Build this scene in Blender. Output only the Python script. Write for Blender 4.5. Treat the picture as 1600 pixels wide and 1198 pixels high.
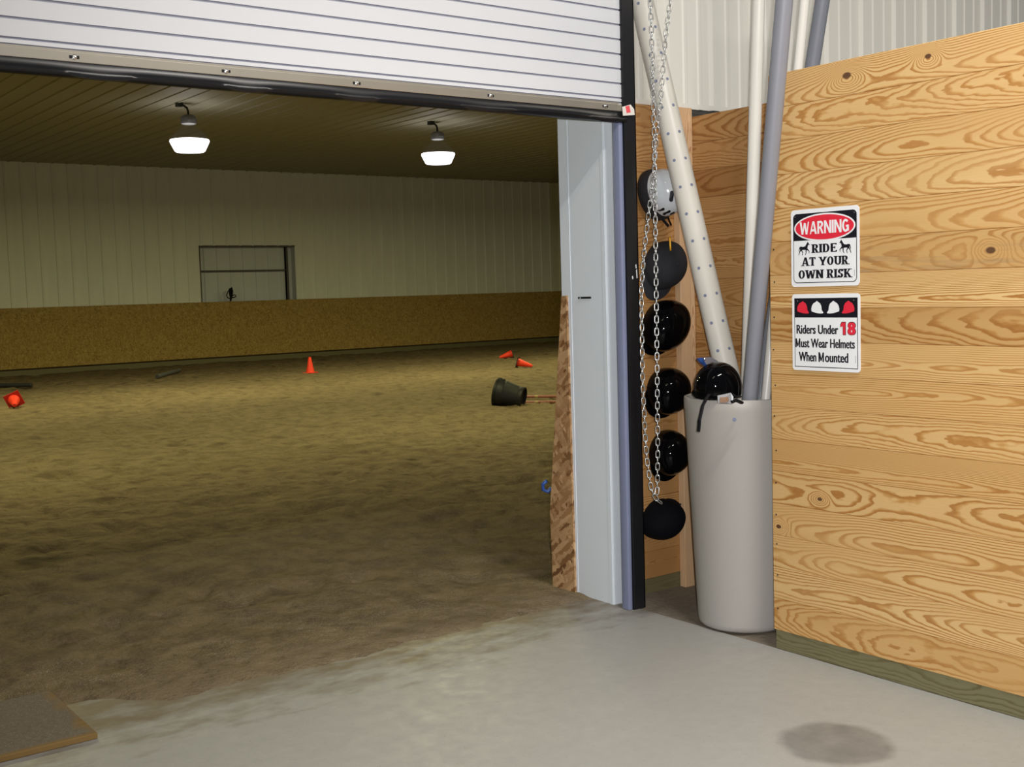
import bpy, bmesh, math, random
from mathutils import Vector, Matrix, noise
random.seed(7)
PI = math.pi
for o in list(bpy.data.objects):
    bpy.data.objects.remove(o)
S = bpy.context.scene
C = S.collection

# ------------------------------------------------------------------ camera
YAW, PIT, ROL = math.radians(36.851), math.radians(4.5827), math.radians(-1.6732)
cd = Vector((math.sin(YAW)*math.cos(PIT), math.cos(YAW)*math.cos(PIT), -math.sin(PIT)))
r0 = Vector((math.cos(YAW), -math.sin(YAW), 0)); u0 = r0.cross(cd)
cr = r0*math.cos(ROL) + u0*math.sin(ROL)
cu = u0*math.cos(ROL) - r0*math.sin(ROL)
cam = bpy.data.cameras.new('camera')
cam.sensor_width = 36.0
cam.lens = 1838.3/1600*36.0
cam.clip_start = 0.05; cam.clip_end = 200
cam_o = bpy.data.objects.new('camera', cam); C.objects.link(cam_o)
M = Matrix((cr, cu, -cd)).transposed().to_4x4(); M.translation = Vector((0, 0, 1.55))
cam_o.matrix_world = M
S.camera = cam_o

# ------------------------------------------------------------------ world, light, exposure
w = bpy.data.worlds.new('world'); S.world = w; w.use_nodes = True
w.node_tree.nodes['Background'].inputs[0].default_value = (0.80, 0.88, 1.0, 1)
w.node_tree.nodes['Background'].inputs[1].default_value = 0.11
S.view_settings.view_transform = 'Standard'; S.view_settings.look = 'None'
S.view_settings.gamma = 1; S.view_settings.use_curve_mapping = False
S.view_settings.exposure = 0.0

def light(name, kind, loc, power, col, size=0.1, size_y=None, target=None):
    l = bpy.data.lights.new(name, kind); l.energy = power; l.color = col
    if kind == 'AREA':
        l.shape = 'RECTANGLE' if size_y else 'DISK'; l.size = size
        if size_y: l.size_y = size_y
    elif kind == 'POINT':
        l.shadow_soft_size = size
    o = bpy.data.objects.new(name, l); C.objects.link(o); o.location = loc
    if target is not None:
        o.rotation_euler = (Vector(target)-Vector(loc)).to_track_quat('-Z', 'Y').to_euler()
    return o
# the camera's own flash, a hand above and to the right of the lens
fl = Vector((0, 0, 1.55)) + cr*0.055 + cu*0.05 + cd*0.01
flash = light('camera_flash', 'SPOT', fl, 640, (1.0, 0.985, 0.97), 0.022, None, fl+cd+cu*0.03+cr*0.14)
flash.data.spot_size = math.radians(88); flash.data.spot_blend = 1.0; flash.data.shadow_soft_size = 0.022
# overhead tube lamp of the viewer's room, then two added fill lights
light('tube_light_near_door', 'AREA', (0.9, 1.9, 4.3), 14, (1.0, 0.86, 0.62), 1.2, 0.06, (0.9, 1.9, 0))
light('fill_light_floor', 'AREA', (3.0, 1.3, 4.4), 120, (1.0, 0.95, 0.88), 1.2, 0.10, (3.0, 1.3, 0))  # unseen fill added to brighten the floor and the room
light('fill_light_steel', 'AREA', (6.3, 1.9, 4.5), 45, (1.0, 0.92, 0.78), 1.2, 0.10, (6.3, 2.3, 0))  # unseen fill added to lift the steel wall on the right
ARENA_COL = (1.0, 0.93, 0.47)
ARENA_POWER = 135

# ------------------------------------------------------------------ node helpers
class NT:
    def __init__(s, name):
        s.m = bpy.data.materials.new(name); s.m.use_nodes = True
        s.t = s.m.node_tree; s.b = s.t.nodes['Principled BSDF']
    def n(s, typ, **kw):
        x = s.t.nodes.new(typ)
        for k, v in kw.items(): setattr(x, k, v)
        return x
    def put(s, sock, v):
        if hasattr(v, 'bl_rna') and isinstance(v, bpy.types.NodeSocket): s.t.links.new(v, sock)
        else: sock.default_value = v
    def math(s, op, a, b=0.0, c=None, clamp=False):
        x = s.n('ShaderNodeMath', operation=op); x.use_clamp = clamp
        s.put(x.inputs[0], a); s.put(x.inputs[1], b)
        if c is not None: s.put(x.inputs[2], c)
        return x.outputs[0]
    def vec(s, x=0.0, y=0.0, z=0.0):
        v = s.n('ShaderNodeCombineXYZ')
        for i, q in enumerate((x, y, z)): s.put(v.inputs[i], q)
        return v.outputs[0]
    def sep(s, v):
        x = s.n('ShaderNodeSeparateXYZ'); s.put(x.inputs[0], v); return x.outputs
    def attr(s, name):
        return s.n('ShaderNodeAttribute', attribute_name=name)
    def coord(s, k='Object'): return s.n('ShaderNodeTexCoord').outputs[k]
    def mapping(s, v, scale=(1, 1, 1), rot=(0, 0, 0), loc=(0, 0, 0)):
        x = s.n('ShaderNodeMapping'); s.put(x.inputs[0], v)
        x.inputs['Scale'].default_value = scale; x.inputs['Rotation'].default_value = rot; x.inputs['Location'].default_value = loc
        return x.outputs[0]
    def noise(s, v, scale=5, detail=3, rough=.5, dist=0.0):
        x = s.n('ShaderNodeTexNoise'); s.put(x.inputs['Vector'], v)
        x.inputs['Scale'].default_value = scale; x.inputs['Detail'].default_value = detail
        x.inputs['Roughness'].default_value = rough; x.inputs['Distortion'].default_value = dist
        return x.outputs['Fac']
    def voro(s, v, scale=5, out='Color', feature='F1', rnd=1.0):
        x = s.n('ShaderNodeTexVoronoi', feature=feature); s.put(x.inputs['Vector'], v)
        x.inputs['Scale'].default_value = scale; x.inputs['Randomness'].default_value = rnd
        return x.outputs[out]
    def ramp(s, f, stops, interp='LINEAR'):
        x = s.n('ShaderNodeValToRGB'); x.color_ramp.interpolation = interp
        e = x.color_ramp.elements
        while len(e) < len(stops): e.new(0.5)
        for q, (p, c) in zip(e, stops):
            q.position = p; q.color = (*c, 1) if len(c) == 3 else c
        s.put(x.inputs[0], f); return x.outputs[0]
    def mix(s, f, a, b, mode='MIX'):
        x = s.n('ShaderNodeMix', data_type='RGBA', blend_type=mode)
        s.put(x.inputs[0], f)
        for i, q in ((6, a), (7, b)):
            s.put(x.inputs[i], (*q, 1) if isinstance(q, tuple) and len(q) == 3 else q)
        return x.outputs[2]
    def rng(s, v, a, b, c=0.0, d=1.0):
        x = s.n('ShaderNodeMapRange'); s.put(x.inputs[0], v)
        for i, q in enumerate((a, b, c, d)): x.inputs[i+1].default_value = q
        return x.outputs[0]
    def bump(s, h, strength=.3, dist=.01):
        x = s.n('ShaderNodeBump'); s.put(x.inputs['Height'], h)
        x.inputs['Strength'].default_value = strength; x.inputs['Distance'].default_value = dist
        s.t.links.new(x.outputs[0], s.b.inputs['Normal'])
    def set(s, col=None, rough=None, metal=None, spec=None, coat=None):
        if col is not None: s.put(s.b.inputs['Base Color'], (*col, 1) if isinstance(col, tuple) and len(col) == 3 else col)
        if rough is not None: s.put(s.b.inputs['Roughness'], rough)
        if metal is not None: s.put(s.b.inputs['Metallic'], metal)
        if spec is not None: s.put(s.b.inputs['Specular IOR Level'], spec)
        if coat is not None: s.put(s.b.inputs['Coat Weight'], coat)
        return s.m

def plain(name, col, rough=.5, metal=0.0, spec=.5, var=.06, scale=18, coat=None, bump=0.0):
    n = NT(name); co = n.coord()
    f = n.noise(co, scale, 4, .6)
    a = tuple(max(0, c*(1-var)) for c in col); b = tuple(min(1, c*(1+var)) for c in col)
    if bump: n.bump(n.noise(co, scale*6, 3), bump, .004)
    return n.set(n.mix(f, a, b), rough, metal, spec, coat)

def pine_mat(name, light_c, mid_c, dark_c, knots=(), stained=None):
    n = NT(name)
    g = n.sep(n.attr('grain').outputs['Vector'])       # s along board, v across board, board number
    s_, v_, k_ = g[0], g[1], g[2]
    bd = n.sep(n.attr('bd').outputs['Color'])           # three random numbers per board
    a4 = n.attr('bd').outputs['Alpha']
    sk = n.math('ADD', s_, n.math('MULTIPLY', k_, 7.13))
    big = n.noise(n.vec(n.math('MULTIPLY', sk, .85), n.math('MULTIPLY', v_, 2.2), n.math('MULTIPLY', k_, 3.1)), 1.0, 2, .5)
    fine = n.noise(n.vec(n.math('MULTIPLY', sk, 4.5), n.math('MULTIPLY', v_, 14.0), k_), 1.0, 3, .55)
    tiny = n.noise(n.vec(n.math('MULTIPLY', sk, 18.0), n.math('MULTIPLY', v_, 50.0), k_), 1.0, 2, .5)
    D = n.math('ADD', n.rng(bd[0], 0, 1, .028, .075), n.math('MULTIPLY', n.math('SUBTRACT', big, .5), n.rng(bd[1], 0, 1, .10, .26)))
    D = n.math('ADD', D, n.math('MULTIPLY', n.math('SUBTRACT', bd[2], .5), n.math('MULTIPLY', s_, .16)))
    D = n.math('ADD', D, n.math('MULTIPLY', n.math('SUBTRACT', fine, .5), n.rng(a4, 0, 1, .006, .034)))
    D = n.math('ADD', D, n.math('MULTIPLY', n.math('SUBTRACT', tiny, .5), .0035))
    v0 = n.rng(a4, 0, 1, -.035, .035)
    vv = n.math('MULTIPLY', n.math('SUBTRACT', v_, v0), 1.45)
    dark_add = 0.0
    for (ks, kv, kk, kr) in knots:                      # place, height in board, board number, size
        dx = n.math('MULTIPLY', n.math('SUBTRACT', s_, ks), .62)
        dv = n.math('SUBTRACT', v_, kv)
        dk = n.math('MULTIPLY', n.math('SUBTRACT', k_, kk), 5.0)
        d2 = n.math('ADD', n.math('ADD', n.math('MULTIPLY', dx, dx), n.math('MULTIPLY', dv, dv)), n.math('MULTIPLY', dk, dk))
        gs = n.math('EXPONENT', n.math('MULTIPLY', d2, -1.0/(2*(kr*2.4)**2)))
        D = n.math('ADD', D, n.math('MULTIPLY', gs, .06))
        kn = n.rng(n.math('SQRT', d2), kr*.75, kr*1.1, 1.0, 0.0)
        dark_add = n.math('ADD', dark_add, kn)
    r = n.math('SQRT', n.math('ADD', n.math('MULTIPLY', vv, vv), n.math('MULTIPLY', D, D)))
    t = n.math('FRACT', n.math('ADD', n.math('DIVIDE', r, n.rng(bd[1], 0, 1, .0062, .0115)), n.math('MULTIPLY', k_, .37)))
    col = n.ramp(t, [(0, light_c), (.46, light_c), (.62, mid_c), (.74, dark_c), (.90, dark_c), (.97, light_c), (1.0, light_c)])
    pale = n.mix(.45, light_c, mid_c)
    soft = n.rng(n.noise(n.vec(n.math('MULTIPLY', sk, .9), n.math('MULTIPLY', v_, 5.0), n.math('MULTIPLY', k_, 1.7)), 1.2, 2), .36, .56, .35, 1.0)
    col = n.mix(soft, pale, col)
    tint = n.math('FRACT', n.math('MULTIPLY', n.math('ADD', bd[0], bd[1]), 3.77))
    col = n.mix(n.math('MULTIPLY', tint, .85), col, n.mix(.6, col, mid_c))
    shade = n.math('FRACT', n.math('MULTIPLY', n.math('ADD', a4, bd[1]), 5.31))
    col = n.mix(1.0, col, n.ramp(shade, [(0, (.74, .66, .57)), (.25, (.90, .86, .80)), (.6, (1, 1, 1)), (1, (1.0, 1.0, 1.0))]), 'MULTIPLY')
    fib = n.noise(n.vec(n.math('MULTIPLY', sk, 4.0), n.math('MULTIPLY', v_, 240.0), k_), 1.0, 2)
    col = n.mix(n.rng(fib, .3, .7, 0.0, .22), col, mid_c)
    col = n.mix(n.math('MINIMUM', dark_add, .92) if knots else 0.0, col, (.075, .028, .014))
    if stained is not None:                             # blue grey fungus stain running along one board
        fs = n.noise(n.vec(n.math('MULTIPLY', s_, 2.2), n.math('MULTIPLY', v_, 30.0), 3.0), 1.0, 4, .6)
        on = n.math('LESS_THAN', n.math('ABSOLUTE', n.math('SUBTRACT', k_, float(stained))), .5)
        low = n.rng(v_, -.068, .03, 1.0, .2)
        col = n.mix(n.math('MULTIPLY', n.math('MULTIPLY', n.rng(fs, .50, .72, 0, .8), on), low), col, (.17, .135, .095))
    n.bump(t, .08, .0015)
    return n.set(col, .55, 0, .35)

def steel_mat(name, col, rough=.42, var=.05):
    n = NT(name); co = n.coord()
    f = n.noise(n.mapping(co, (3, 3, .4)), 2, 4, .6)
    a = tuple(c*(1-var) for c in col); b = tuple(min(1, c*(1+var)) for c in col)
    return n.set(n.mix(f, a, b), rough, 0, .4)

def osb_mat(name, lo, mid, hi, scale=1.0):
    n = NT(name); co = n.coord()
    wob = n.noise(co, 9*scale, 2)
    base = None
    for i, rot in enumerate(((.30, .1, .2), (-.42, .2, -.3), (.75, -.1, .5), (-.95, 0, .1))):
        wv = n.n('ShaderNodeVectorMath', operation='ADD'); n.put(wv.inputs[0], n.mapping(co, (1, 1, 1), rot)); n.put(wv.inputs[1], n.vec(n.math('MULTIPLY', wob, .02), n.math('MULTIPLY', n.noise(co, 70*scale, 2), .02), 0.0))
        v = n.mapping(wv.outputs[0], (44*scale, 44*scale, 9*scale), (0, 0, 0), (3.1*i, 1.7*i, .3*i))
        c = n.sep(n.voro(v, 1.0, 'Color'))
        col = n.ramp(c[0], [(0, lo), (.22, mid), (.6, tuple((p+q)/2 for p, q in zip(mid, hi))), (.85, hi), (1, tuple(min(1, q*1.15) for q in hi))])
        base = col if base is None else n.mix(n.rng(c[1], .45, .55), base, col)
    col = n.mix(n.rng(wob, .35, .7, 0, .25), base, lo)
    n.bump(n.noise(co, 60*scale, 2), .2, .003)
    return n.set(col, .7, 0, .25)

# ------------------------------------------------------------------ materials
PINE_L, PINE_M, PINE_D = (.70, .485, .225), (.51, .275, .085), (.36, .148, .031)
M_ = {}
M_['pine_face'] = pine_mat('pine boards', PINE_L, PINE_M, PINE_D,
    [(2.277, -.006, 11, .012), (2.874, .006, 16, .013), (2.522, .018, 16, .009), (3.018, -.023, 4, .008), (3.232, -.030, 3, .009)], 11)
M_['pine'] = pine_mat('pine boards shade toned', (.50, .295, .12), (.39, .195, .065), (.28, .115, .03))  # same pine in darker colours, the recess shade put into them
M_['stud'] = pine_mat('pale stud wood', (.66, .45, .27), (.58, .37, .20), (.44, .24, .12))
M_['treated'] = pine_mat('green treated lumber', (.19, .175, .095), (.155, .14, .070), (.12, .10, .045))
M_['steel'] = steel_mat('white ribbed steel', (.76, .745, .68))
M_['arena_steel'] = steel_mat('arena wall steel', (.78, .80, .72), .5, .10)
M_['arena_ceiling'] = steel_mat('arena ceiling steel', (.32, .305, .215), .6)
M_['door_steel'] = steel_mat('sliding door steel', (.62, .66, .66), .5, .08)
M_['dark_gap'] = plain('dark frame and gap shade', (.10, .095, .085), .7)  # dark tone, also paints the shade in the recess gap
M_['jamb'] = plain('white coated jamb steel', (.74, .80, .865), .4, 0, .4, .04, 5)
M_['slat'] = plain('white door slats', (.67, .685, .72), .42, 0, .45, .02, 6)
M_['groove'] = plain('slat joint shadow grey', (.30, .31, .38), .6)
M_['bar'] = plain('aluminium bottom bar', (.62, .57, .48), .30, .75, .5, .10, 4)
M_['rubber'] = plain('black rubber', (.006, .006, .008), .33, 0, .5, .2, 30)
M_['bolt'] = plain('zinc bolt', (.7, .7, .7), .25, 1.0)
M_['guide'] = plain('black gloss door guide', (.012, .012, .014), .28, 0, .5, .2, 30)
M_['strip'] = plain('blue grey vinyl strip', (.23, .26, .40), .45)
M_['white'] = plain('white paint', (.82, .83, .85), .4, 0, .4, .02)
M_['pvc'] = plain('white drain pipe', (.66, .635, .57), .38, 0, .45, .05, 7)
M_['pvc2'] = plain('white plastic pipe', (.68, .66, .61), .35, 0, .45, .04, 7)
M_['hole'] = plain('blue grey pipe hole', (.19, .21, .31), .7)
M_['conduit'] = plain('grey conduit pipe', (.25, .255, .29), .42, 0, .4, .05, 7)
M_['conduit2'] = plain('dark grey conduit pipe', (.17, .18, .21), .42, 0, .4, .12, 7)
M_['can'] = plain('beige plastic container', (.40, .38, .355), .42, 0, .4, .03, 60, None, .05)
M_['gloss'] = plain('gloss black helmet shell', (.002, .002, .0025), .05, 0, .15, .1, 10)
M_['velvet'] = plain('black velvet helmet cover', (.004, .0045, .007), .85, 0, .12, .25, 40, None, .2)
M_['velvet2'] = plain('worn dark grey velvet', (.024, .025, .030), .8, 0, .25, .3, 14, None, .2)
M_['liner'] = plain('black helmet padding', (.012, .012, .015), .8)
M_['strap'] = plain('black webbing strap', (.005, .005, .007), .6, 0, .2, .2, 50)
M_['wshell'] = plain('white helmet shell', (.62, .66, .70), .16, 0, .5, .02)
M_['yellow'] = plain('yellow hook', (.80, .42, .03), .4)
M_['zinc'] = plain('galvanised chain steel', (.62, .63, .62), .28, .85, .5, .12, 60)
M_['red'] = plain('sign red', (.72, .025, .05), .4, 0, .4, .02)
M_['ink'] = plain('sign black', (.008, .008, .014), .4, 0, .4, .05)
M_['tagred'] = plain('red print on tag', (.85, .10, .12), .5)
M_['paper'] = plain('white card', (.82, .78, .72), .6)
M_['cone'] = plain('orange red cone plastic', (1.0, .06, .022), .5, 0, .4, .03)
M_['cone_dark'] = plain('red cone base plastic', (.62, .018, .012), .5)
M_['cone_black'] = plain('dark cone base rubber', (.05, .04, .03), .7)
M_['bucket'] = plain('black bucket rubber', (.011, .012, .012), .55, 0, .4, .3, 8)
M_['pole_dark'] = plain('dark plastic pole', (.035, .035, .035), .5)
M_['pole_grey'] = plain('grey plastic pole', (.10, .11, .12), .45)
M_['blue'] = plain('blue plastic', (.03, .09, .35), .35)
M_['clear'] = plain('smoky plastic', (.34, .32, .36), .15, 0, .5)
M_['buckle'] = plain('silver label', (.33, .33, .35), .3, .3)
M_['brown'] = plain('faded brown print', (.24, .14, .085), .6, 0, .3, .3, 40)
M_['lamp_metal'] = plain('lamp housing grey', (.16, .16, .15), .45, .4)
n = NT('lit lamp lens'); n.b.inputs['Emission Color'].default_value = (1, .97, 1, 1); n.b.inputs['Emission Strength'].default_value = 4.0
M_['lens'] = n.set((.9, .9, .9), .4)
n = NT('clear prismatic lamp shade'); tr = n.n('ShaderNodeBsdfTransparent'); mx = n.n('ShaderNodeMixShader'); mx.inputs[0].default_value = .05
n.set((.05, .05, .045), .5, 0, .2); n.t.links.new(tr.outputs[0], mx.inputs[1]); n.t.links.new(n.b.outputs[0], mx.inputs[2])
n.t.links.new(mx.outputs[0], n.t.nodes['Material Output'].inputs[0]); M_['shade'] = n.m
M_['osb'] = osb_mat('strand board end panel', (.16, .07, .025), (.36, .195, .08), (.55, .35, .18), 1.0)
M_['osb_far'] = osb_mat('strand board kick wall', (.24, .14, .038), (.345, .22, .062), (.44, .31, .10), .9)

# poles with red and yellow bands
n = NT('banded pole paint'); sx = n.sep(n.coord())[2]
t = n.math('FRACT', n.math('MULTIPLY', sx, 2.6))
M_['banded'] = n.set(n.ramp(t, [(0, (.34, .12, .085)), (.40, (.45, .32, .12)), (.52, (.34, .12, .085))], 'CONSTANT'), .5)

# concrete
n = NT('smooth concrete'); co = n.coord(); x, y, z = n.sep(co)
f1 = n.noise(co, 1.3, 5, .6); f2 = n.noise(co, 14, 5, .65)
col = n.mix(f1, (.335, .335, .32), (.41, .41, .39))
col = n.mix(n.rng(f2, .35, .7, 0, .28), col, (.29, .285, .265))
sp = n.voro(co, 95, 'Distance'); spk = n.noise(co, 40, 1)
col = n.mix(n.math('MULTIPLY', n.rng(sp, .10, .16, 1, 0), n.rng(spk, .52, .60)), col, (.17, .145, .11))
def ring(cx, cy, r, edge, wob=.05):
    q = n.noise(co, 9, 3)
    dx = n.math('SUBTRACT', x, cx); dy = n.math('SUBTRACT', y, cy)
    d = n.math('SQRT', n.math('ADD', n.math('MULTIPLY', dx, dx), n.math('MULTIPLY', dy, dy)))
    d = n.math('ADD', d, n.math('MULTIPLY', n.math('SUBTRACT', q, .5), wob))
    return n.rng(d, r-edge, r, 1, 0)
st = ring(3.145, 2.44, .20, .035)
st = n.math('MULTIPLY', st, n.rng(n.noise(co, 7, 3), .3, .7, .62, 1.0))
col = n.mix(n.math('MULTIPLY', st, .8), col, (.155, .15, .14))
# sand tracked out through the doorway: thick at the sill, thinning into the room
du = n.math('ADD', n.rng(y, 3.55, 4.35, 0, 1), n.math('MULTIPLY', n.math('SUBTRACT', n.noise(n.mapping(co, (2.2, 4.5, 1)), 2.0, 5, .6), .5), 1.5))
du = n.math('ADD', du, n.rng(x, 1.6, 3.6, -.12, -.12))
col = n.mix(n.rng(du, .40, .95, 0, .95), col, (.175, .135, .088))
n.bump(n.noise(co, 120, 3), .06, .003)
M_['concrete'] = n.set(col, n.rng(f2, .3, .7, .42, .60), 0, .35)

# loose soil in the recess
n = NT('dusty dirt'); co = n.coord()
M_['dirt'] = n.set(n.mix(n.noise(co, 22, 5, .7), (.16, .13, .095), (.30, .255, .20)), .9, 0, .2); n.bump(n.noise(co, 70, 3), .5, .01)

# riding sand
n = NT('arena sand'); co = n.coord(); x, y, z = n.sep(co)
f1 = n.noise(co, .55, 4, .6); f2 = n.noise(n.mapping(co, (1, 1.0, 1)), 5.0, 5, .65); f3 = n.noise(co, 60, 3, .7)
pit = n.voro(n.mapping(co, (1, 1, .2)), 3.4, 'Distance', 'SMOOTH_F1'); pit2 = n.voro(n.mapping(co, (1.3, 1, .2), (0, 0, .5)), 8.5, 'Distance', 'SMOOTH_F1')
col = n.mix(f1, (.175, .132, .070), (.265, .205, .112))
col = n.mix(n.rng(f2, .42, .60, 0, .62), col, (.105, .074, .042))  # mottled tone, strengthened to carry shade of the churned surface
col = n.mix(n.rng(f3, .4, .75, 0, .40), col, (.33, .26, .16))
pit_shade = n.math('MULTIPLY', n.rng(pit, .10, .30, 1, 0), n.rng(n.noise(co, 1.7, 2), .42, .60))
col = n.mix(n.math('MULTIPLY', pit_shade, .62), col, (.072, .048, .027))  # shade inside the hoof dents, put into the sand colour
pit_shade2 = n.math('MULTIPLY', n.rng(pit2, .08, .28, 1, 0), n.rng(n.noise(co, 2.9, 2), .46, .62))
col = n.mix(n.math('MULTIPLY', pit_shade2, .5), col, (.085, .058, .033))  # same painted shade for the smaller dents
f4 = n.noise(co, 170, 2, .7)
col = n.mix(n.rng(f4, .30, .46, .45, 0), col, (.085, .062, .036))
near = n.rng(y, 4.25, 7.2, 1, 0)
gv = n.voro(co, 120, 'Distance'); gr = n.math('MULTIPLY', n.rng(gv, .16, .26, 1, 0), n.rng(n.noise(co, 2.6, 4), .44, .60))
col = n.mix(n.math('MULTIPLY', gr, n.math('MULTIPLY', near, .9)), col, (.52, .51, .50))
sill = n.math('ADD', n.rng(y, 4.28, 5.0, 1, 0), n.math('MULTIPLY', n.math('SUBTRACT', f2, .5), .9))
col = n.mix(n.rng(sill, .3, 1.05, 0, .75), col, (.255, .20, .132))
hgt = n.math('ADD', n.math('ADD', n.math('MULTIPLY', n.rng(pit, 0, .45), .9), n.math('MULTIPLY', n.rng(pit2, 0, .5), .45)), n.math('ADD', n.math('MULTIPLY', f2, .9), n.math('MULTIPLY', f3, .22)))
n.bump(hgt, .8, .055)
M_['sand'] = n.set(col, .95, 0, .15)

# sill board, bare at its end and gritty elsewhere
n = NT('gritty plywood'); co = n.coord(); x, y, z = n.sep(co)
wood = n.mix(n.noise(n.mapping(co, (3, 30, 10)), 2, 3), (.20, .125, .045), (.30, .19, .07))
grit = n.mix(n.noise(co, 45, 4, .7), (.11, .085, .055), (.25, .215, .165))
grit = n.mix(n.rng(n.voro(co, 120, 'Distance'), .1, .22, .75, 0), grit, (.50, .50, .50))
gf = n.math('ADD', n.rng(x, 1.08, 1.30, 1, 0.2), n.math('MULTIPLY', n.math('SUBTRACT', n.noise(co, 6, 4), .5), .9))
gf = n.math('MULTIPLY', n.rng(gf, .35, .6), n.rng(y, 4.17, 4.20, 0, 1))
M_['sillboard'] = n.set(n.mix(gf, wood, grit), .85, 0, .2)

# ------------------------------------------------------------------ mesh helpers
def link(name, me, mats=None, parent=None, loc=None):
    o = bpy.data.objects.new(name, me); C.objects.link(o)
    if mats:
        for m in (mats if isinstance(mats, (list, tuple)) else [mats]):
            if m.name not in [q.name for q in me.materials]: me.materials.append(m)
    if parent is not None: o.parent = parent
    if loc is not None: o.location = loc
    return o
def obj(name, bm, mats, parent=None, loc=None, smooth=False):
    bmesh.ops.recalc_face_normals(bm, faces=bm.faces)
    me = bpy.data.meshes.new(name); bm.to_mesh(me); bm.free()
    if smooth:
        for p in me.polygons: p.use_smooth = True
        if smooth != True:
            me.set_sharp_from_angle(angle=math.radians(smooth))
    return link(name, me, mats, parent, loc)
def empty(name, loc=(0, 0, 0), rot=None):
    o = bpy.data.objects.new(name, None); C.objects.link(o); o.location = loc; o.empty_display_size = .1
    if rot is not None: o.rotation_euler = rot
    return o
def tag(o, label, cat, group=None):
    o['label'] = label; o['category'] = cat
    if group: o['group'] = group
    return o
def struct(o, label=None, cat=None):
    o['kind'] = 'structure'
    if label: o['label'] = label
    if cat: o['category'] = cat
    return o
def box(bm, x0, x1, y0, y1, z0, z1, mi=0, bevel=0):
    r = bmesh.ops.create_cube(bm, size=1)
    for v in r['verts']:
        v.co = Vector(((x0+x1)/2+v.co.x*(x1-x0), (y0+y1)/2+v.co.y*(y1-y0), (z0+z1)/2+v.co.z*(z1-z0)))
    fs = set(f for v in r['verts'] for f in v.link_faces)
    for f in fs: f.material_index = mi
    if bevel:
        es = list(set(e for v in r['verts'] for e in v.link_edges))
        bmesh.ops.bevel(bm, geom=es, offset=bevel, segments=2, affect='EDGES', profile=.5)
    return bm
def BM(): return bmesh.new()
def lathe(bm, prof, seg=48, M=None, mi=0, cap0=True, cap1=True):
    rings = []
    for (r, z) in prof:
        rg = []
        for i in range(seg):
            a = 2*PI*i/seg; p = Vector((r*math.cos(a), r*math.sin(a), z))
            rg.append(bm.verts.new(M @ p if M else p))
        rings.append(rg)
    for a, b in zip(rings, rings[1:]):
        for i in range(seg):
            f = bm.faces.new((a[i], a[(i+1) % seg], b[(i+1) % seg], b[i])); f.material_index = mi
    if cap0: bm.faces.new(list(reversed(rings[0]))).material_index = mi
    if cap1: bm.faces.new(rings[-1]).material_index = mi
    return bm
def frame_z(p, q):
    d = (Vector(q)-Vector(p)); L = d.length
    m = d.to_track_quat('Z', 'Y').to_matrix().to_4x4(); m.translation = Vector(p)
    return m, L
def tube(bm, pts, r, seg=8, closed=False, mi=0, flat=1.0):
    pts = [Vector(p) for p in pts]; n_ = len(pts); rings = []
    up = None
    for i, p in enumerate(pts):
        if closed: t = pts[(i+1) % n_]-pts[i-1]
        else: t = pts[min(i+1, n_-1)]-pts[max(i-1, 0)]
        t.normalize()
        if up is None:
            up = Vector((0, 0, 1)) if abs(t.z) < .9 else Vector((1, 0, 0))
        a = t.cross(up); 
        if a.length < 1e-5: a = t.orthogonal()
        a.normalize(); b = a.cross(t).normalized(); up = b
        rr = r[i] if isinstance(r, (list, tuple)) else r
        rings.append([bm.verts.new(p+a*rr*math.cos(2*PI*k/seg)+b*rr*flat*math.sin(2*PI*k/seg)) for k in range(seg)])
    m = n_ if closed else n_-1
    for i in range(m):
        A, B = rings[i], rings[(i+1) % n_]
        for k in range(seg):
            bm.faces.new((A[k], A[(k+1) % seg], B[(k+1) % seg], B[k])).material_index = mi
    if not closed:
        bm.faces.new(list(reversed(rings[0]))).material_index = mi; bm.faces.new(rings[-1]).material_index = mi
    return bm
def prism(bm, pts2, z0, z1, M=None, mi=0):
    lo = [bm.verts.new((M @ Vector((x, y, z0))) if M else (x, y, z0)) for x, y in pts2]
    hi = [bm.verts.new((M @ Vector((x, y, z1))) if M else (x, y, z1)) for x, y in pts2]
    n_ = len(pts2)
    fs = [bm.faces.new(list(reversed(lo))), bm.faces.new(hi)]
    for i in range(n_): fs.append(bm.faces.new((lo[i], lo[(i+1) % n_], hi[(i+1) % n_], hi[i])))
    for f in fs: f.material_index = mi
    return bm
def extrude_profile(bm, prof, a0, a1, fn, mi=None):
    """sweep an open profile [(p, q)] between a0 and a1; fn(p, q, a) gives the point"""
    A = [bm.verts.new(fn(p, q, a0)) for p, q in prof]; B = [bm.verts.new(fn(p, q, a1)) for p, q in prof]
    for i in range(len(prof)-1):
        f = bm.faces.new((A[i], A[i+1], B[i+1], B[i]))
        if mi: f.material_index = mi[i]
    return bm

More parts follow.
